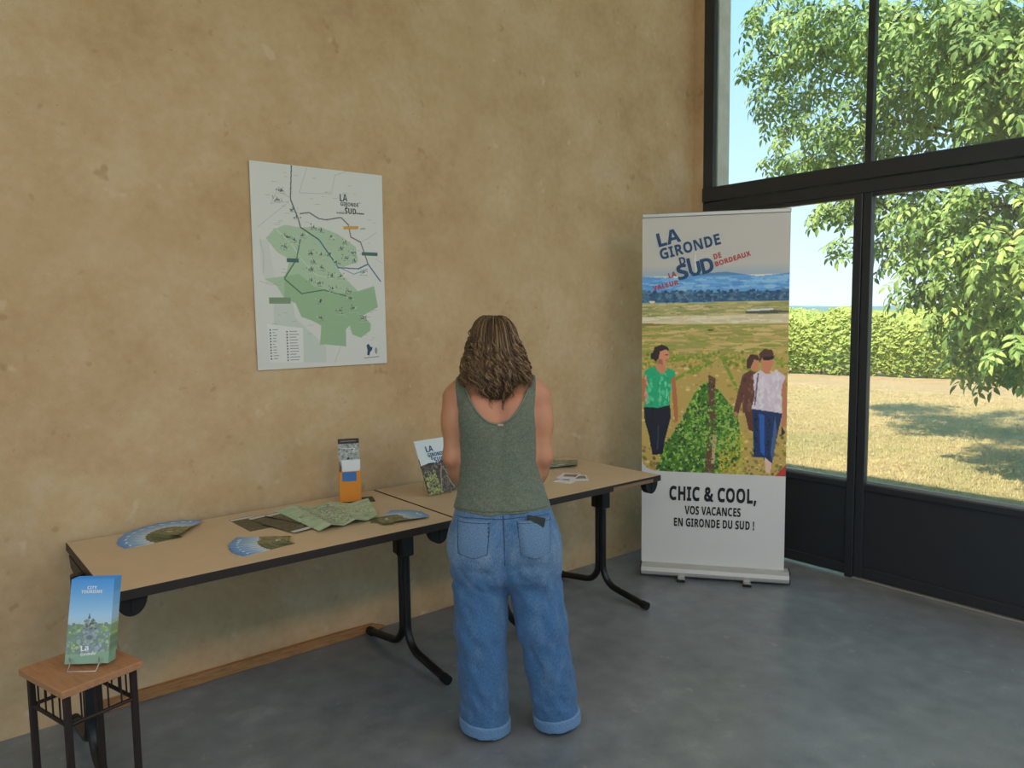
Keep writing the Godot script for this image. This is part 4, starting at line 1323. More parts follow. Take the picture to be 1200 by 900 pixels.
func build_holder() -> void:
	var h := thing("leaflet_holder", "orange cardboard leaflet holder with a tall printed back on the left table", "holder", Vector3(-2.775, TABLE_TOP + 0.0028, 0.165), -0.42)
	var orange := mat(c8(224, 138, 40), 0.6)
	obj("front", box(Vector3(-0.05, 0.0, 0.028), Vector3(0.05, 0.145, 0.0305), 0.0008), orange, h)
	for s in [-1.0, 1.0]:
		var st := st_new()
		add_prism(st, PackedVector2Array([Vector2(-0.028, 0), Vector2(0.028, 0), Vector2(0.028, 0.145), Vector2(-0.005, 0.155), Vector2(-0.028, 0.2)]), -0.0012, 0.0012, Transform3D(Basis(Vector3.UP, -PI / 2), Vector3(s * 0.0486, 0, 0)))
		obj("side", done(st), orange, h)
	obj("base", box(Vector3(-0.049, 0.0, -0.028), Vector3(0.049, 0.0025, 0.028), 0.0005), orange, h)
	var cv := Canvas.new(100, 290, c8(178, 182, 176), 47)
	cv.dabs([0, 20, 100, 20, 100, 290, 0, 290], 420, [c8(146, 152, 148), c8(196, 200, 194), c8(118, 126, 122), c8(164, 170, 164)], 2, 7)
	cv.poly([0, 0, 100, 0, 100, 24, 0, 24], c8(58, 52, 48))
	cv.line([14, 12, 84, 12], c8(140, 134, 126), 4.0)
	cv.line([20, 46, 80, 48, 70, 60, 90, 62], c8(232, 234, 230), 3.0)
	cv.ell(48, 96, 6, 8, c8(70, 78, 80))
	obj("back", sheet(0.098, 0.29, 0.0025), print_mat(cv.tex(), 0.55), h, Transform3D(Basis.IDENTITY, Vector3(0, 0.147, -0.026)))
	# leaflets standing in it
	cv = Canvas.new(90, 190, c8(232, 234, 236), 48)
	cv.poly([0, 58, 90, 54, 90, 112, 0, 116], c8(52, 112, 182))
	cv.dabs([8, 62, 84, 60, 84, 100, 8, 102], 30, [c8(74, 134, 200), c8(40, 90, 156)], 2, 6)
	cv.poly([6, 116, 30, 100, 50, 114, 84, 104, 84, 120, 6, 122], c8(226, 228, 228))
	var pm := print_mat(cv.tex(), 0.4)
	var lm := sheet(0.084, 0.188, 0.0014)
	for k in 4:
		var o := obj("leaflet", lm, pm)
		var b := Basis(Vector3.UP, -0.42) * Basis(Vector3.RIGHT, -0.03 + 0.02 * k)
		o.transform = Transform3D(b, h.position + Basis(Vector3.UP, -0.42) * Vector3(0.006 + 0.001 * k, 0.0045 + 0.096, 0.018 - 0.008 * k))
		tag(o, "white and blue leaflet standing in the orange holder", "leaflet", "leaflets in the orange holder")
	# blue print on the holder's front edge
	obj("blue_panel", box(Vector3(-0.036, 0.098, 0.0304), Vector3(0.03, 0.142, 0.0312), 0.0), mat(c8(58, 116, 182), 0.5), h)

func build_magazine() -> void:
	var cv := Canvas.new(150, 212, c8(222, 228, 228), 57)
	cv.poly([0, 98, 40, 92, 80, 98, 110, 84, 150, 82, 150, 212, 0, 212], c8(72, 58, 44))
	cv.dabs([0, 100, 150, 92, 150, 212, 0, 212], 500, [c8(58, 46, 36), c8(92, 72, 54), c8(112, 90, 66), c8(48, 42, 34), c8(130, 108, 84)], 2, 6)
	cv.dabs([0, 125, 60, 120, 70, 212, 0, 212], 160, [c8(150, 156, 70), c8(120, 130, 56), c8(176, 176, 96)], 2, 5)
	cv.line([95, 112, 80, 150, 70, 190], c8(170, 140, 110), 4.0)
	cv.line([100, 112, 125, 160], c8(160, 130, 104), 4.0)
	cv.line([110, 150, 130, 200], c8(176, 150, 120), 3.0)
	var face := 0.10
	var at := Vector3(-2.365, TABLE_TOP, 0.345)
	var lean := Basis(Vector3.UP, face) * Basis(Vector3.RIGHT, -0.42)
	var s := thing("display_easel", "thin wire easel behind the leaning magazine on the right table", "easel", at, face)
	var r := 0.0018
	for q in [-0.03, 0.03]:
		obj("side_wire", tube([Vector3(q, 0.03, 0.026), Vector3(q, 0.006, 0.022), Vector3(q, 0.004, -0.012), Vector3(q, 0.17, -0.088), Vector3(q, r, -0.125)], [r], 6), M.wire, s)
	obj("cross_wire", tube([Vector3(-0.03, 0.17, -0.088), Vector3(0.03, 0.17, -0.088)], [r], 6), M.wire, s)
	var o := obj("magazine", sheet(0.19, 0.275, 0.006), print_mat(cv.tex(), 0.35))
	o.transform = Transform3D(lean, at + Basis(Vector3.UP, face) * Vector3(0, 0.009, 0.010) + lean * Vector3(0, 0.1375, 0.0))
	tag(o, "magazine with white and dark earth cover leaning on the right table by the woman's arm", "magazine")
	lettering(o, "LA", 0.045, 0.030, Vector3(-0.040, 0.074, 0.0004), M.blue_ink)
	lettering(o, "GIRONDE", 0.105, 0.020, Vector3(-0.038, 0.048, 0.0004), M.blue_ink)
	lettering(o, "D", 0.013, 0.014, Vector3(-0.022, 0.032, 0.0004), M.blue_ink)
	lettering(o, "SUD", 0.064, 0.030, Vector3(-0.006, 0.012, 0.0004), M.blue_ink)
	lettering(o, "LA VALEUR", 0.042, 0.007, Vector3(-0.052, 0.012, 0.0004), M.black_ink)


# ---------------------------------------------------------------- the woman: distance fields meshed as surface nets
# local axes: x to her right, y up, -z the way she faces
func smin(a: float, b: float, k: float) -> float:
	var h := maxf(k - absf(a - b), 0.0) / k
	return minf(a, b) - h * h * k * 0.25

func cone(p: Vector3, a: Vector3, b: Vector3, ra: float, rb: float) -> float:
	var ab := b - a
	var t := clampf((p - a).dot(ab) / ab.length_squared(), 0.0, 1.0)
	return (p - a - ab * t).length() - lerpf(ra, rb, t)

func ellipsoid(p: Vector3, c: Vector3, r: Vector3) -> float:
	var q := (p - c) / r
	var k0 := q.length()
	var k1 := (q / r).length()
	return k0 * (k0 - 1.0) / maxf(k1, 1e-4)

# stack of ellipses: rows of [y, centre x, centre z, half width, half depth] from low to high
func stack(p: Vector3, s: Array) -> float:
	var n := s.size() - 1
	var y := clampf(p.y, s[0][0], s[n][0])
	var i := 0
	while i < n - 1 and s[i + 1][0] < y:
		i += 1
	var a: Array = s[i]
	var b: Array = s[i + 1]
	var t := clampf((y - a[0]) / (b[0] - a[0]), 0.0, 1.0)
	t = lerpf(t, t * t * (3.0 - 2.0 * t), 0.5)
	var w: float = lerpf(a[3], b[3], t)
	var d: float = lerpf(a[4], b[4], t)
	var q := Vector2((p.x - lerpf(a[1], b[1], t)) / w, (p.z - lerpf(a[2], b[2], t)) / d)
	var k0 := q.length()
	var k1 := Vector2(q.x / w, q.y / d).length()
	var e := k0 * (k0 - 1.0) / k1 if k1 > 1e-4 else -minf(w, d)
	var dy := maxf(s[0][0] - p.y, p.y - s[n][0])
	return maxf(e, dy) if dy <= 0.0 or e <= 0.0 else Vector2(e, dy).length()

# surface nets over the cells near the surface; returns [vertices, normals, indices]
func net(f: Callable, lo: Vector3, hi: Vector3, cell: float) -> Array:
	var B := 4
	var bn := Vector3i(((hi - lo) / (cell * B)).ceil())
	var nx := bn.x * B + 1
	var ny := bn.y * B + 1
	var nz := bn.z * B + 1
	var vals := PackedFloat32Array()
	vals.resize(nx * ny * nz)
	vals.fill(1e9)
	var vid := PackedInt32Array()
	vid.resize(nx * ny * nz)
	vid.fill(-1)
	var live := []
	var reach := cell * B * 1.25
	for bz in bn.z:
		for by in bn.y:
			for bx in bn.x:
				var c := lo + (Vector3(bx, by, bz) + Vector3(0.5, 0.5, 0.5)) * cell * B
				var dc: float = f.call(c)
				if absf(dc) > reach:
					continue
				live.append(Vector3i(bx, by, bz) * B)
				for k in range(bz * B, bz * B + B + 1):
					for j in range(by * B, by * B + B + 1):
						for i in range(bx * B, bx * B + B + 1):
							var at := (k * ny + j) * nx + i
							if vals[at] > 1e8:
								vals[at] = f.call(lo + Vector3(i, j, k) * cell)
	var V := PackedVector3Array()
	var cells := []
	for o in live:
		for k in range(o.z, o.z + B):
			for j in range(o.y, o.y + B):
				for i in range(o.x, o.x + B):
					var at := (k * ny + j) * nx + i
					var m := 0
					var g := [vals[at], vals[at + 1], vals[at + nx], vals[at + nx + 1], vals[at + nx * ny], vals[at + nx * ny + 1], vals[at + nx * ny + nx], vals[at + nx * ny + nx + 1]]
					for q in 8:
						if g[q] < 0.0:
							m += 1
					if m == 0 or m == 8:
						continue
					var sum := Vector3.ZERO
					var cnt := 0
					for e in EDGES:
						var a: float = g[e[0]]
						var b: float = g[e[1]]
						if (a < 0.0) != (b < 0.0):
							var t := a / (a - b)
							var pa := Vector3(e[0] & 1, (e[0] >> 1) & 1, e[0] >> 2)
							var pb := Vector3(e[1] & 1, (e[1] >> 1) & 1, e[1] >> 2)
							sum += pa.lerp(pb, t)
							cnt += 1
					vid[at] = V.size()
					V.append(lo + (Vector3(i, j, k) + sum / cnt) * cell)
					cells.append(Vector3i(i, j, k))
	var I := PackedInt32Array()
	var step := [1, nx, nx * ny]
	for o in cells:
		var at: int = (o.z * ny + o.y) * nx + o.x
		for ax in 3:
			var u := (ax + 1) % 3
			var v := (ax + 2) % 3
			if o[u] == 0 or o[v] == 0:
				continue
			var a := vals[at]
			var b := vals[at + step[ax]]
			if (a < 0.0) == (b < 0.0):
				continue
			var q := [vid[at], vid[at - step[u]], vid[at - step[u] - step[v]], vid[at - step[v]]]
			if q.min() < 0:
				continue
			# front faces run clockwise
			if a < 0.0:
				I.append_array([q[0], q[2], q[1], q[0], q[3], q[2]])
			else:
				I.append_array([q[0], q[1], q[2], q[0], q[2], q[3]])
	var N := PackedVector3Array()
	N.resize(V.size())
	for i in range(0, I.size(), 3):
		var nn := (V[I[i + 2]] - V[I[i]]).cross(V[I[i + 1]] - V[I[i]])
		for k in 3:
			N[I[i + k]] += nn
	for i in N.size():
		N[i] = N[i].normalized()
	return [V, N, I]

const EDGES := [[0, 1], [2, 3], [4, 5], [6, 7], [0, 2], [1, 3], [4, 6], [5, 7], [0, 4], [1, 5], [2, 6], [3, 7]]

func net_mesh(parts: Array, color: Callable) -> ArrayMesh:
	var V := PackedVector3Array()
	var N := PackedVector3Array()
	var I := PackedInt32Array()
	for p in parts:
		var n := V.size()
		V.append_array(p[0])
		N.append_array(p[1])
		for i in p[2]:
			I.append(i + n)
	var C := PackedColorArray()
	C.resize(V.size())
	for i in V.size():
		C[i] = color.call(V[i], N[i])
	var a := []
	a.resize(Mesh.ARRAY_MAX)
	a[Mesh.ARRAY_VERTEX] = V
	a[Mesh.ARRAY_NORMAL] = N
	a[Mesh.ARRAY_COLOR] = C
	a[Mesh.ARRAY_INDEX] = I
	var m := ArrayMesh.new()
	m.add_surface_from_arrays(Mesh.PRIMITIVE_TRIANGLES, a)
	return m

var wn := FastNoiseLite.new()

const TORSO := [
	[0.80, 0.008, 0.000, 0.188, 0.125], [0.88, 0.005, -0.005, 0.176, 0.118], [0.95, 0.000, -0.018, 0.159, 0.108], [1.02, -0.005, -0.025, 0.146, 0.104], [1.08, -0.007, -0.030, 0.142, 0.108],
	[1.15, -0.008, -0.038, 0.144, 0.115], [1.22, -0.010, -0.048, 0.148, 0.112], [1.285, -0.012, -0.058, 0.148, 0.098], [1.335, -0.012, -0.066, 0.118, 0.078], [1.38, -0.012, -0.074, 0.076, 0.062], [1.42, -0.014, -0.085, 0.05, 0.055]]
const SHOULDER_L := Vector3(-0.174, 1.302, -0.058)
const SHOULDER_R := Vector3(0.152, 1.302, -0.058)
const ELBOW_L := Vector3(-0.183, 1.075, -0.030)
const ELBOW_R := Vector3(0.163, 1.072, -0.030)
const WRIST_L := Vector3(-0.122, 0.888, -0.150)
const WRIST_R := Vector3(0.108, 0.888, -0.150)
const HEAD := Vector3(-0.020, 1.508, -0.125)

func torso(p: Vector3) -> float:
	var d := stack(p, TORSO)
	# shoulder girdle and trapezius
	d = smin(d, cone(p, Vector3(-0.142, 1.322, -0.062), Vector3(0.120, 1.322, -0.062), 0.043, 0.043), 0.05)
	d = smin(d, cone(p, Vector3(-0.012, 1.385, -0.075), Vector3(-0.142, 1.330, -0.06), 0.044, 0.036), 0.05)
	d = smin(d, cone(p, Vector3(-0.012, 1.385, -0.075), Vector3(0.12, 1.330, -0.06), 0.044, 0.036), 0.05)
	# shoulder blades, hollow of the spine, chest
	d = smin(d, ellipsoid(p, Vector3(-0.085, 1.245, 0.030), Vector3(0.05, 0.075, 0.03)), 0.05)
	d = smin(d, ellipsoid(p, Vector3(0.066, 1.245, 0.030), Vector3(0.05, 0.075, 0.03)), 0.05)
	d = smin(d, ellipsoid(p, Vector3(-0.07, 1.19, -0.135), Vector3(0.062, 0.062, 0.05)), 0.04)
	d = smin(d, ellipsoid(p, Vector3(0.07, 1.19, -0.135), Vector3(0.062, 0.062, 0.05)), 0.04)
	d += 0.006 * exp(-p.x * p.x / 0.0007) * smoothstep(0.02, 0.06, p.z + 0.05)
	return d

func arm(p: Vector3, s: Vector3, e: Vector3, w: Vector3) -> float:
	var d := cone(p, s, s.lerp(e, 0.45), 0.046, 0.042)
	d = smin(d, cone(p, s.lerp(e, 0.35), e, 0.042, 0.034), 0.03)
	d = smin(d, cone(p, e, e.lerp(w, 0.4), 0.0335, 0.033), 0.025)
	d = smin(d, cone(p, e.lerp(w, 0.3), w, 0.035, 0.024), 0.03)
	return d

func skin_field(p: Vector3) -> float:
	if p.y < 0.70:
		# legs and feet inside the trousers
		var l := cone(p, Vector3(-0.09, 0.75, 0), Vector3(-0.08, 0.08, 0.0), 0.075, 0.036)
		l = minf(l, cone(p, Vector3(0.11, 0.75, 0), Vector3(0.20, 0.08, -0.02), 0.075, 0.036))
		l = smin(l, cone(p, Vector3(-0.075, 0.04, 0.0), Vector3(-0.075, 0.03, -0.13), 0.034, 0.026), 0.03)
		l = smin(l, cone(p, Vector3(0.205, 0.04, -0.02), Vector3(0.215, 0.03, -0.15), 0.034, 0.026), 0.03)
		return maxf(smin(l, stack(p, TORSO) + 0.02, 0.03), 0.006 - p.y)
	var d := torso(p)
	if p.y > 1.28:
		# neck and bowed head with a face
		d = smin(d, cone(p, Vector3(-0.012, 1.36, -0.070), Vector3(-0.016, 1.46, -0.108), 0.054, 0.050), 0.04)
		var h := ellipsoid(p, HEAD, Vector3(0.074, 0.098, 0.094))
		h = smin(h, cone(p, HEAD + Vector3(0, -0.045, -0.04), HEAD + Vector3(0, -0.088, -0.068), 0.055, 0.034), 0.04)
		h = smin(h, cone(p, HEAD + Vector3(0, 0.0, -0.088), HEAD + Vector3(0, -0.034, -0.108), 0.008, 0.013), 0.02)
		h = smin(h, cone(p, HEAD + Vector3(-0.016, -0.062, -0.098), HEAD + Vector3(0.016, -0.062, -0.098), 0.008, 0.008), 0.012)
		for s in [-1.0, 1.0]:
			h = -smin(-h, ellipsoid(p, HEAD + Vector3(0.031 * s, 0.0, -0.094), Vector3(0.017, 0.011, 0.012)), 0.015)
			h = smin(h, ellipsoid(p, HEAD + Vector3(0.031 * s, -0.001, -0.082), Vector3(0.012, 0.010, 0.010)), 0.004)
			h = smin(h, ellipsoid(p, HEAD + Vector3(0.076 * s, -0.012, 0.005), Vector3(0.010, 0.030, 0.018)), 0.008)
		d = smin(d, h, 0.03)
	d = smin(d, arm(p, SHOULDER_L, ELBOW_L, WRIST_L), 0.022)
	d = smin(d, arm(p, SHOULDER_R, ELBOW_R, WRIST_R), 0.022)
	return d

# palm and five separate curled fingers
func hand_field(p: Vector3, w: Vector3, s: float) -> float:
	var d := Vector3(-s * 0.55, -0.12, -0.82).normalized()
	var n := Vector3(-s * 0.8, -0.35, 0.5)
	n = (n - d * n.dot(d)).normalized()
	var t := n.cross(d) * s
	if t.y < 0.0:
		t = -t
	var r := cone(p, w - d * 0.03, w + d * 0.02, 0.0245, 0.023)
	for k in 4:
		var b := w + d * 0.08 + t * (0.027 - 0.018 * k)
		r = smin(r, cone(p, w + d * 0.012 + t * (0.012 - 0.008 * k), b, 0.0165, 0.0125), 0.014)
	var lens := [0.068, 0.076, 0.071, 0.056]
	for k in 4:
		var b := w + d * 0.08 + t * (0.027 - 0.0185 * k)
		var dir := d
		var a := 0.35
		for j in 3:
			dir = (d * cos(a) + n * sin(a) + t * (0.06 - 0.05 * k)).normalized()
			var e: Vector3 = b + dir * lens[k] * [0.46, 0.30, 0.24][j]
			r = smin(r, cone(p, b, e, 0.0094 - 0.0009 * j, 0.0087 - 0.0009 * j), 0.004)
			b = e
			a += 0.42
	var tb := w + d * 0.022 + t * 0.020 + n * 0.006
	var t1 := tb + (d * 0.62 + t * 0.62 + n * 0.45).normalized() * 0.042
	var t2 := t1 + (d * 0.85 + t * 0.25 + n * 0.5).normalized() * 0.030
	r = smin(r, cone(p, tb, t1, 0.014, 0.0105), 0.012)
	r = smin(r, cone(p, t1, t2, 0.0102, 0.0085), 0.004)
	return r

func top_field(p: Vector3) -> float:
	var d := torso(p) - 0.0065 - 0.004 * smoothstep(1.0, 0.88, p.y)
	# soft folds over the waist
	d -= 0.0030 * wn.get_noise_3d(p.x * 130.0, p.y * 320.0 + p.x * 120.0, p.z * 130.0) * smoothstep(1.22, 1.0, p.y)
	d -= 0.0016 * wn.get_noise_3d(p.x * 420.0, p.y * 420.0, p.z * 420.0 + 50.0)
	# scooped neck, armholes, hem
	var nx := absf(p.x + 0.008)
	var base := 1.219 if p.z > -0.06 else 1.25
	var ny := p.y - base - 0.150 * pow(nx / 0.128, 2.1)
	var neck := ny / sqrt(1.0 + pow(2.46 * pow(nx / 0.128, 1.1), 2.0))
	var hole := absf(p.x + 0.014) - (0.152 - 0.008 * exp(-pow((p.y - 1.25) / 0.06, 2.0)) + 0.3 * smoothstep(1.20, 1.12, p.y))
	var hem := (0.884 + 0.004 * sin(p.x * 30.0) + 0.010 * absf(p.x)) - p.y
	return maxf(maxf(d, neck), maxf(hole, hem))

const HIPS := [
	[0.52, 0.020, 0.000, 0.120, 0.060], [0.60, 0.018, 0.004, 0.168, 0.092], [0.66, 0.017, 0.008, 0.188, 0.116], [0.735, 0.014, 0.010, 0.199, 0.128], [0.80, 0.010, 0.008, 0.196, 0.126], [0.86, 0.008, 0.002, 0.188, 0.118], [0.925, 0.006, -0.010, 0.170, 0.112]]

func leg_tube(p: Vector3, s: float) -> float:
	if s < 0.0:
		return smin(cone(p, Vector3(-0.086, 0.74, 0.004), Vector3(-0.082, 0.42, 0.012), 0.108, 0.097), cone(p, Vector3(-0.082, 0.42, 0.012), Vector3(-0.073, 0.0, 0.000), 0.097, 0.0935), 0.03)
	return smin(cone(p, Vector3(0.110, 0.74, 0.0), Vector3(0.150, 0.42, -0.004), 0.106, 0.095), cone(p, Vector3(0.150, 0.42, -0.004), Vector3(0.214, 0.0, -0.022), 0.095, 0.086), 0.03)

func jeans_field(p: Vector3) -> float:
	var legs := smin(leg_tube(p, -1.0), leg_tube(p, 1.0), 0.012)
	var hips := stack(p, HIPS)
	hips = smin(hips, ellipsoid(p, Vector3(-0.088, 0.765, 0.070), Vector3(0.100, 0.100, 0.072)), 0.06)
	hips = smin(hips, ellipsoid(p, Vector3(0.106, 0.765, 0.068), Vector3(0.100, 0.100, 0.072)), 0.06)
	if p.y < 0.62:
		hips += (0.62 - p.y) * 1.2
	var d := smin(legs, hips, 0.06)
	# seat seam pulled in, its crease running on between the thighs
	d += 0.013 * exp(-pow((p.x - 0.014) / 0.015, 2.0)) * smoothstep(0.0, 0.08, p.z) * smoothstep(0.52, 0.62, p.y) * smoothstep(0.90, 0.76, p.y)
	# folds under the seat
	for s in [-1.0, 1.0]:
		var q: float = p.y - 0.672 - 0.16 * absf(p.x - 0.014) - 0.01 * s
		d += 0.0045 * exp(-q * q / 0.00016) * smoothstep(0.02, 0.09, p.z) * smoothstep(0.0, 0.05, s * (p.x - 0.014)) * smoothstep(0.17, 0.12, s * (p.x - 0.014))
	# creases: long drag lines down the legs, slanting pulls, stacked folds above the turn-ups
	var w := wn.get_noise_3d(p.x * 140.0 + p.y * 70.0, p.y * 46.0 - p.x * 20.0, p.z * 110.0)
	var w2 := wn.get_noise_3d(p.x * 70.0, p.y * 210.0 + p.x * 150.0, p.z * 100.0 + 31.0)
	var w3 := wn.get_noise_3d(p.x * 330.0 + p.y * 90.0, p.y * 170.0, p.z * 330.0 + 77.0)
	var foot := smoothstep(0.06, 0.13, p.y)
	d -= foot * (0.0095 * w * smoothstep(0.82, 0.62, p.y) + 0.0060 * w2 * (smoothstep(0.34, 0.12, p.y) + 0.9 * exp(-pow((p.y - 0.60) / 0.08, 2.0))) + 0.0026 * w3)
	return maxf(maxf(d, p.y - 0.92), 0.035 - p.y)

func cuff_field(p: Vector3, c: Vector3, s: float) -> float:
	var y := p.y - c.y - 0.11 * (p.x - c.x) * s
	var e := leg_tube(p, s) - 0.0065 - 0.0015 * wn.get_noise_3d(p.x * 200.0, p.y * 120.0, p.z * 200.0)
	var d := maxf(e, absf(y) - 0.024)
	return maxf(d, -(e + 0.013) if y < 0.004 else -1.0)

const HAIR := [
	[1.300, -0.014, 0.030, 0.050, 0.016], [1.33, -0.014, 0.024, 0.066, 0.030], [1.36, -0.014, 0.006, 0.078, 0.050], [1.385, -0.014, -0.016, 0.100, 0.072], [1.42, -0.016, -0.046, 0.114, 0.092],
	[1.47, -0.018, -0.080, 0.101, 0.102], [1.52, -0.020, -0.104, 0.087, 0.106], [1.56, -0.021, -0.116, 0.077, 0.097], [1.59, -0.022, -0.124, 0.061, 0.076], [1.608, -0.022, -0.128, 0.040, 0.048], [1.616, -0.022, -0.13, 0.014, 0.016]]

func hair_field(p: Vector3) -> float:
	var d := stack(p, HAIR) + 0.004
	d -= 0.006 * wn.get_noise_3d(p.x * 330.0, p.y * 90.0, p.z * 330.0) + 0.005 * wn.get_noise_3d(p.x * 180.0, p.y * 220.0, p.z * 180.0)
	# open towards the face
	var face := (p.z - (HEAD.z - 0.055)) * -1.0
	return maxf(d, face - 0.25 * maxf(0.0, p.y - 1.52))

# point of a field's surface seen from behind at x, y
func behind(f: Callable, x: float, y: float) -> Vector3:
	var z := 0.30
	for i in 40:
		var d: float = f.call(Vector3(x, y, z))
		if d < 0.0006:
			break
		z -= maxf(d * 0.7, 0.0005)
	return Vector3(x, y, z)

# patch lying on a surface, its outline given by half widths along a centre line, raised by up
func patch(f: Callable, rows: Array, up: float, n := 8) -> ArrayMesh:
	var st := st_new()
	st.set_smooth_group(1)
	var g := []
	for r in rows:
		var line := []
		for k in n + 1:
			var u := float(k) / n * 2.0 - 1.0
			var q := behind(f, r[0] + u * r[2], r[1] - r[3] * (1.0 - absf(u)))
			line.append(q + Vector3(0, 0, up * (1.0 if k > 0 and k < n else 0.0)))
		g.append(line)
	for i in g.size() - 1:
		for k in n:
			quad(st, g[i][k], g[i][k + 1], g[i + 1][k + 1], g[i + 1][k], Vector3.BACK)
	st.set_smooth_group(2)
	for e in [0, g.size() - 1]:
		for k in n:
			var dn := Vector3(0, 0, -up - 0.002)
			quad(st, g[e][k], g[e][k + 1], g[e][k + 1] + dn, g[e][k] + dn, Vector3(0, 1 if e == 0 else -1, 0.1))
	return done(st)

func seam(f: Callable, pts: Array, r := 0.0016, lift := 0.0008) -> ArrayMesh:
	var q := []
	for i in pts.size() - 1:
		for k in 6:
			var p: Vector2 = pts[i].lerp(pts[i + 1], k / 6.0)
			q.append(behind(f, p.x, p.y) + Vector3(0, 0, lift))
	q.append(behind(f, pts[-1].x, pts[-1].y) + Vector3(0, 0, lift))
	return tube(q, [r], 5)

func cloth_mat(t: Texture2D, metres: float, rough: float, sheen := 0.25) -> StandardMaterial3D:
	var m := tri_mat(t, metres, rough, null, 0.0, false)
	m.vertex_color_use_as_albedo = true
	m.rim_enabled = true
	m.rim = sheen
	m.rim_tint = 0.6
	return m

func build_woman() -> void:
	wn.seed = 5
	wn.noise_type = FastNoiseLite.TYPE_SIMPLEX_SMOOTH
	wn.frequency = 0.1
	wn.fractal_type = FastNoiseLite.FRACTAL_FBM
	wn.fractal_octaves = 2
	var w := thing("person", "woman with curly brown hair, back turned, in green tank top and wide jeans", "person", Vector3(-2.67, 0, 1.194), -0.6859)
	# body
	var skin := mat(Color.WHITE, 0.5)
	skin.vertex_color_use_as_albedo = true
	skin.subsurf_scatter_enabled = true
	skin.subsurf_scatter_strength = 0.06
	var parts := [net(skin_field, Vector3(-0.27, 0.0, -0.30), Vector3(0.27, 1.64, 0.12), 0.0095)]
	for s in [-1.0, 1.0]:
		var wr := WRIST_L if s < 0.0 else WRIST_R
		parts.append(net(hand_field.bind(wr, s), wr + Vector3(-0.12, -0.11, -0.19), wr + Vector3(0.12, 0.09, 0.05), 0.0038))
	obj("body", net_mesh(parts, func(p: Vector3, _n: Vector3) -> Color:
		var c := Color(0.50, 0.235, 0.125)
		var k := 1.0 + 0.10 * wn.get_noise_3d(p.x * 60.0, p.y * 60.0, p.z * 60.0)
		# sun-reddened upper back and elbows
		var red := 0.5 * exp(-pow((p.y - 1.29) / 0.07, 2.0)) * smoothstep(-0.05, 0.03, p.z) + 0.35 * exp(-pow((p.y - 1.06) / 0.03, 2.0))
		c = c.lerp(Color(0.50, 0.19, 0.12), clampf(red, 0.0, 1.0))
		return Color(c.r * k, c.g * k, c.b * k)), skin, w)
	# tank top: marled green knit
	var knit := cloth_mat(blend_tex(256, [Color(0.62, 0.64, 0.62), Color(0.86, 0.87, 0.85), Color(1, 1, 1)], [[201, 0.22, 3, 1.2], [202, 0.06, 3, 0.5]]), 0.16, 0.95)
	var tt := obj("tank_top", net_mesh([net(top_field, Vector3(-0.24, 0.86, -0.24), Vector3(0.24, 1.42, 0.15), 0.0075)], func(p: Vector3, _n: Vector3) -> Color:
		var k := 1.0 + 0.22 * wn.get_noise_3d(p.x * 500.0, p.y * 900.0, p.z * 500.0)
		return Color(0.198 * k, 0.228 * k, 0.176 * k)), knit, w)
	var hemrows := []
	for k in 19:
		hemrows.append(Vector2(-0.165 + 0.34 * k / 18.0, 0.899 + 0.01 * absf(-0.165 + 0.34 * k / 18.0)))
	obj("hem_seam", seam(top_field, hemrows, 0.0018), mat(Color(0.34, 0.40, 0.34), 0.95), tt)
	var ts := []
	for k in 25:
		var u := -1.0 + k / 12.0
		var q := Vector2(-0.008 + u * 0.118, 1.219 + 0.150 * pow(absf(u) * 0.118 / 0.128, 2.1) - 0.003)
		ts.append(behind(top_field, q.x, q.y) + Vector3(0, 0, 0.0005))
	obj("neck_binding", tube(ts, [0.0032], 6), mat(Color(0.44, 0.50, 0.45), 0.95), tt)
	var lp := behind(top_field, 0.004, 1.210)
	obj("label", box(lp + Vector3(-0.010, -0.002, 0.0), lp + Vector3(0.010, 0.006, 0.003), 0.0005), mat(Color(0.75, 0.62, 0.55), 0.8), tt)
	# jeans, worn pale on the seat
	var denim := cloth_mat(blend_tex(512, [Color(0.56, 0.64, 0.74), Color(0.84, 0.88, 0.92), Color(1, 1, 1)], [[211, 0.05, 4, 0.8], [212, 0.35, 2, 0.6]]), 0.2, 0.9)
	denim.uv1_scale = Vector3(7.0, 2.6, 7.0)
	var fade := func(p: Vector3, n: Vector3) -> Color:
		var c := Color(0.080, 0.197, 0.372)
		var worn := 0.65 * exp(-pow((p.y - 0.74) / 0.09, 2.0)) * smoothstep(0.0, 0.09, p.z) * (0.6 + 0.4 * smoothstep(0.02, 0.08, absf(p.x - 0.012)))
		worn += 0.30 * smoothstep(0.84, 0.92, p.y) + 0.34 * wn.get_noise_3d(p.x * 110.0, p.y * 60.0, p.z * 110.0) + 0.24 * wn.get_noise_3d(p.x * 300.0, p.y * 120.0, p.z * 300.0)
		c = c.lerp(Color(0.28, 0.39, 0.51), clampf(worn, 0.0, 1.0))
		return c
	var jn := obj("jeans", net_mesh([net(jeans_field, Vector3(-0.25, 0.02, -0.18), Vector3(0.34, 0.94, 0.20), 0.0085)], fade), denim, w)
	var pale := cloth_mat(denim.albedo_texture, 0.16, 0.9)
	var cc := [Vector3(-0.073, 0.038, 0.0), Vector3(0.212, 0.046, -0.021)]
	for s in [-1.0, 1.0]:
		var c: Vector3 = cc[0] if s < 0.0 else cc[1]
		var mesh := net_mesh([net(cuff_field.bind(c, s), c + Vector3(-0.13, -0.06, -0.13), c + Vector3(0.13, 0.06, 0.13), 0.0065)], func(_p: Vector3, _n: Vector3) -> Color: return Color(0.20, 0.34, 0.52))
		obj("turn_up", mesh, pale, jn).set_meta("label", "paler turned-up hem")
	var thread := mat(Color(0.21, 0.29, 0.40), 0.9)
	var pk := mat(Color(0.44, 0.55, 0.67), 0.95)
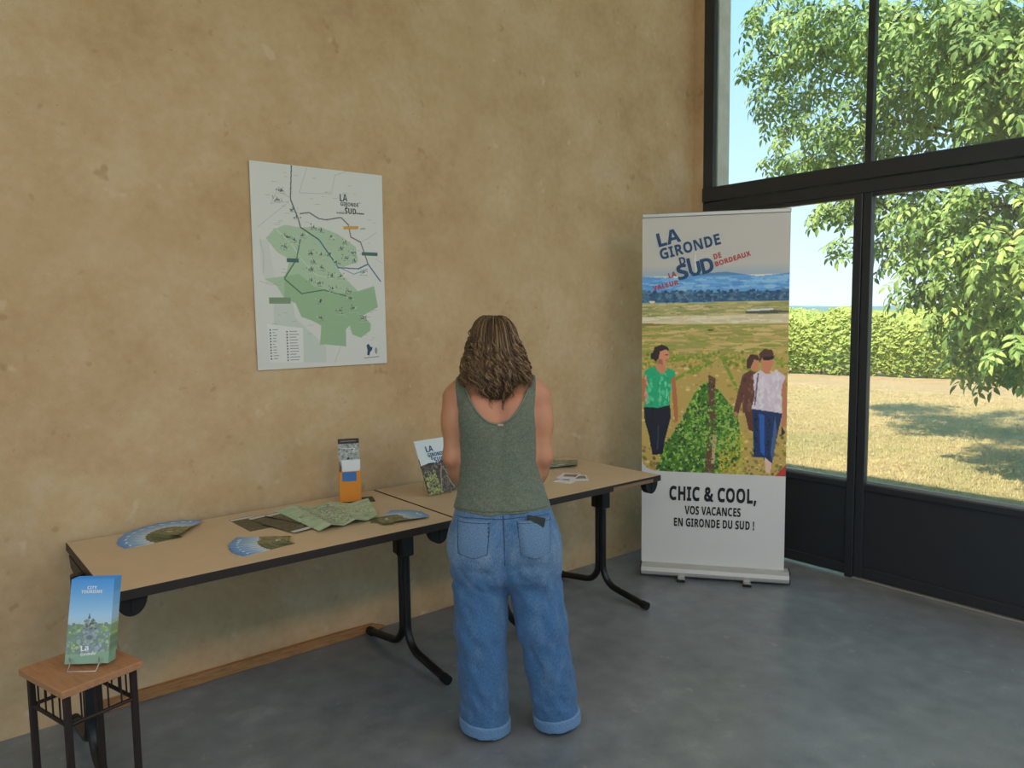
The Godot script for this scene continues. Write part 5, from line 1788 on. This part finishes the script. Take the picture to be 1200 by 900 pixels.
	pk = tri_mat(denim.albedo_texture, 0.16, 0.95, null, 0.0, false)
	pk.albedo_color = Color(0.46, 0.57, 0.69)
	for s in [-1.0, 1.0]:
		var x := -0.098 if s < 0.0 else 0.122
		var rows := []
		for k in 7:
			var v := k / 6.0
			rows.append([x + 0.004 * s * v, 0.868 - 0.115 * v, 0.064 - 0.008 * v, 0.016 * v])
		var po := obj("back_pocket", patch(jeans_field, rows, 0.003 if s < 0.0 else 0.0125), pk, jn)
		var out := []
		for k in 5:
			var v := k / 4.0
			out.append(Vector2(x - 0.061 + 0.008 * v + 0.004 * s * v, 0.866 - 0.115 * v))
		out.append(Vector2(x + 0.004 * s, 0.736))
		for k in 5:
			var v := 1.0 - k / 4.0
			out.append(Vector2(x + 0.061 - 0.008 * v + 0.004 * s * v, 0.866 - 0.115 * v))
		obj("stitching", seam(jeans_field, out, 0.0011, 0.002), thread, po)
		var topseam := [Vector2(x - 0.06, 0.860), Vector2(x + 0.06, 0.860)]
		obj("stitching", seam(jeans_field, topseam, 0.0011, 0.004 if s < 0.0 else 0.0125), thread, po)
		# short dark embroidered bar beside the pocket
		var bx := -0.044 if s < 0.0 else 0.066
		for k in 4:
			obj("stitch", seam(jeans_field, [Vector2(bx, 0.862 - 0.014 * k), Vector2(bx, 0.854 - 0.014 * k)], 0.0022, 0.002), thread, po)
	obj("seat_seam", seam(jeans_field, [Vector2(0.010, 0.885), Vector2(0.013, 0.80), Vector2(0.014, 0.70)], 0.0022), thread, jn)
	obj("yoke_seam", seam(jeans_field, [Vector2(-0.165, 0.872), Vector2(-0.08, 0.876), Vector2(0.010, 0.872)], 0.0013), thread, jn)
	obj("yoke_seam", seam(jeans_field, [Vector2(0.010, 0.872), Vector2(0.10, 0.880), Vector2(0.178, 0.874)], 0.0013), thread, jn)
	build_hair(w)
	# phone pushed into the right back pocket
	var ph := thing("phone", "dark phone sticking out of the woman's right back pocket", "phone")
	var pb := behind(jeans_field, 0.120, 0.86)
	var loc := Transform3D(Basis(Vector3.BACK, -0.20) * Basis(Vector3.RIGHT, 0.05), Vector3(0.120, 0.822, pb.z + 0.0055))
	ph.transform = w.transform * loc
	obj("phone_body", box(Vector3(-0.032, -0.06, -0.004), Vector3(0.032, 0.06, 0.004), 0.003), mat(Color(0.20, 0.23, 0.22), 0.45), ph)
	obj("phone_rim", box(Vector3(-0.0332, -0.0612, -0.0025), Vector3(0.0332, 0.0612, 0.0025), 0.001), mat(Color(0.10, 0.11, 0.11), 0.3), ph)

func build_hair(w: Node3D) -> void:
	var hair := mat(Color.WHITE, 0.5)
	hair.vertex_color_use_as_albedo = true
	hair.metallic_specular = 0.45
	var base := net_mesh([net(hair_field, Vector3(-0.18, 1.26, -0.24), Vector3(0.15, 1.64, 0.10), 0.0075)], func(p: Vector3, _n: Vector3) -> Color:
		var k := 1.0 + 0.5 * wn.get_noise_3d(p.x * 500.0, p.y * 140.0, p.z * 500.0)
		return Color(0.062 * k, 0.036 * k, 0.020 * k))
	var hm := obj("hair", base, hair, w)
	var rng := RandomNumberGenerator.new()
	rng.seed = 303
	var st := st_new()
	for i in 640:
		# around the back of the head; ends at different lengths, longest in the middle, the sides curling out
		var phi := rng.randf_range(-1.0, 1.0)
		phi = signf(phi) * pow(absf(phi), 0.85) * 1.95
		var lock := floorf(phi * 9.0 + 0.5 * sin(phi * 23.0))
		var y0 := 1.612 - 0.16 * pow(rng.randf(), 1.5)
		var side := smoothstep(0.55, 0.95, absf(phi))
		var y1 := lerpf(1.298, 1.362, side) + 0.030 * sin(lock * 2.7) * (1.0 - 0.5 * side) + rng.randf_range(-0.008, 0.030)
		if rng.randf() < 0.3:
			y1 += rng.randf_range(0.02, 0.12)
		y1 = minf(y1, y0 - 0.06)
		var wave := rng.randf_range(0.0055, 0.0105) * (1.0 + 0.5 * side)
		var freq := 118.0 + 26.0 * sin(lock * 1.9) + rng.randf_range(-7.0, 7.0)
		var ph := lock * 2.1 + rng.randf_range(-0.5, 0.5)
		var lift := rng.randf_range(-0.003, 0.009)
		var r0 := rng.randf_range(0.0013, 0.0034)
		var n := 34
		var pts := []
		var rad := []
		for k in n + 1:
			var t := float(k) / n
			var y := lerpf(y0, y1, t)
			var s := hair_row(maxf(y, 1.302))
			# side locks keep to the wide outline instead of closing in with the middle block
			var so := hair_row(maxf(y, 1.42))
			var hw: float = lerpf(s[2], so[2] * (1.0 + 0.9 * maxf(0.0, 1.43 - y)), side)
			var hd: float = lerpf(s[3], lerpf(s[3], so[3], 0.5), side)
			var grow := smoothstep(0.18, 0.66, t)
			var a := phi + wave * grow / 0.085 * sin(freq * (y0 - y) + ph)
			var curl := wave * grow * cos(freq * (y0 - y) + ph + 0.6)
			pts.append(Vector3(s[0] + sin(a) * (hw + lift + curl), y, s[1] + cos(a) * (hd + lift + curl)))
			rad.append(r0 * (0.75 + 0.5 * sin(PI * minf(1.0, t * 1.1))) * (1.0 if t < 0.8 else (1.0 - t) / 0.2 * 0.8 + 0.2))
		var tone := rng.randf() * 0.75 + 0.25 * absf(sin(lock * 5.3))
		var c := Color(0.062, 0.036, 0.019).lerp(Color(0.33, 0.20, 0.095), pow(tone, 2.4) * (0.8 + 0.4 * side))
		st.set_color(c)
		add_tube(st, pts, rad, 5)
	obj("curls", done(st), hair, hm)

func hair_row(y: float) -> Array:
	var i := 0
	while i < HAIR.size() - 2 and HAIR[i + 1][0] < y:
		i += 1
	var t := clampf((y - HAIR[i][0]) / (HAIR[i + 1][0] - HAIR[i][0]), 0.0, 1.0)
	var o := []
	for k in [1, 2, 3, 4]:
		o.append(lerpf(HAIR[i][k], HAIR[i + 1][k], t))
	return o
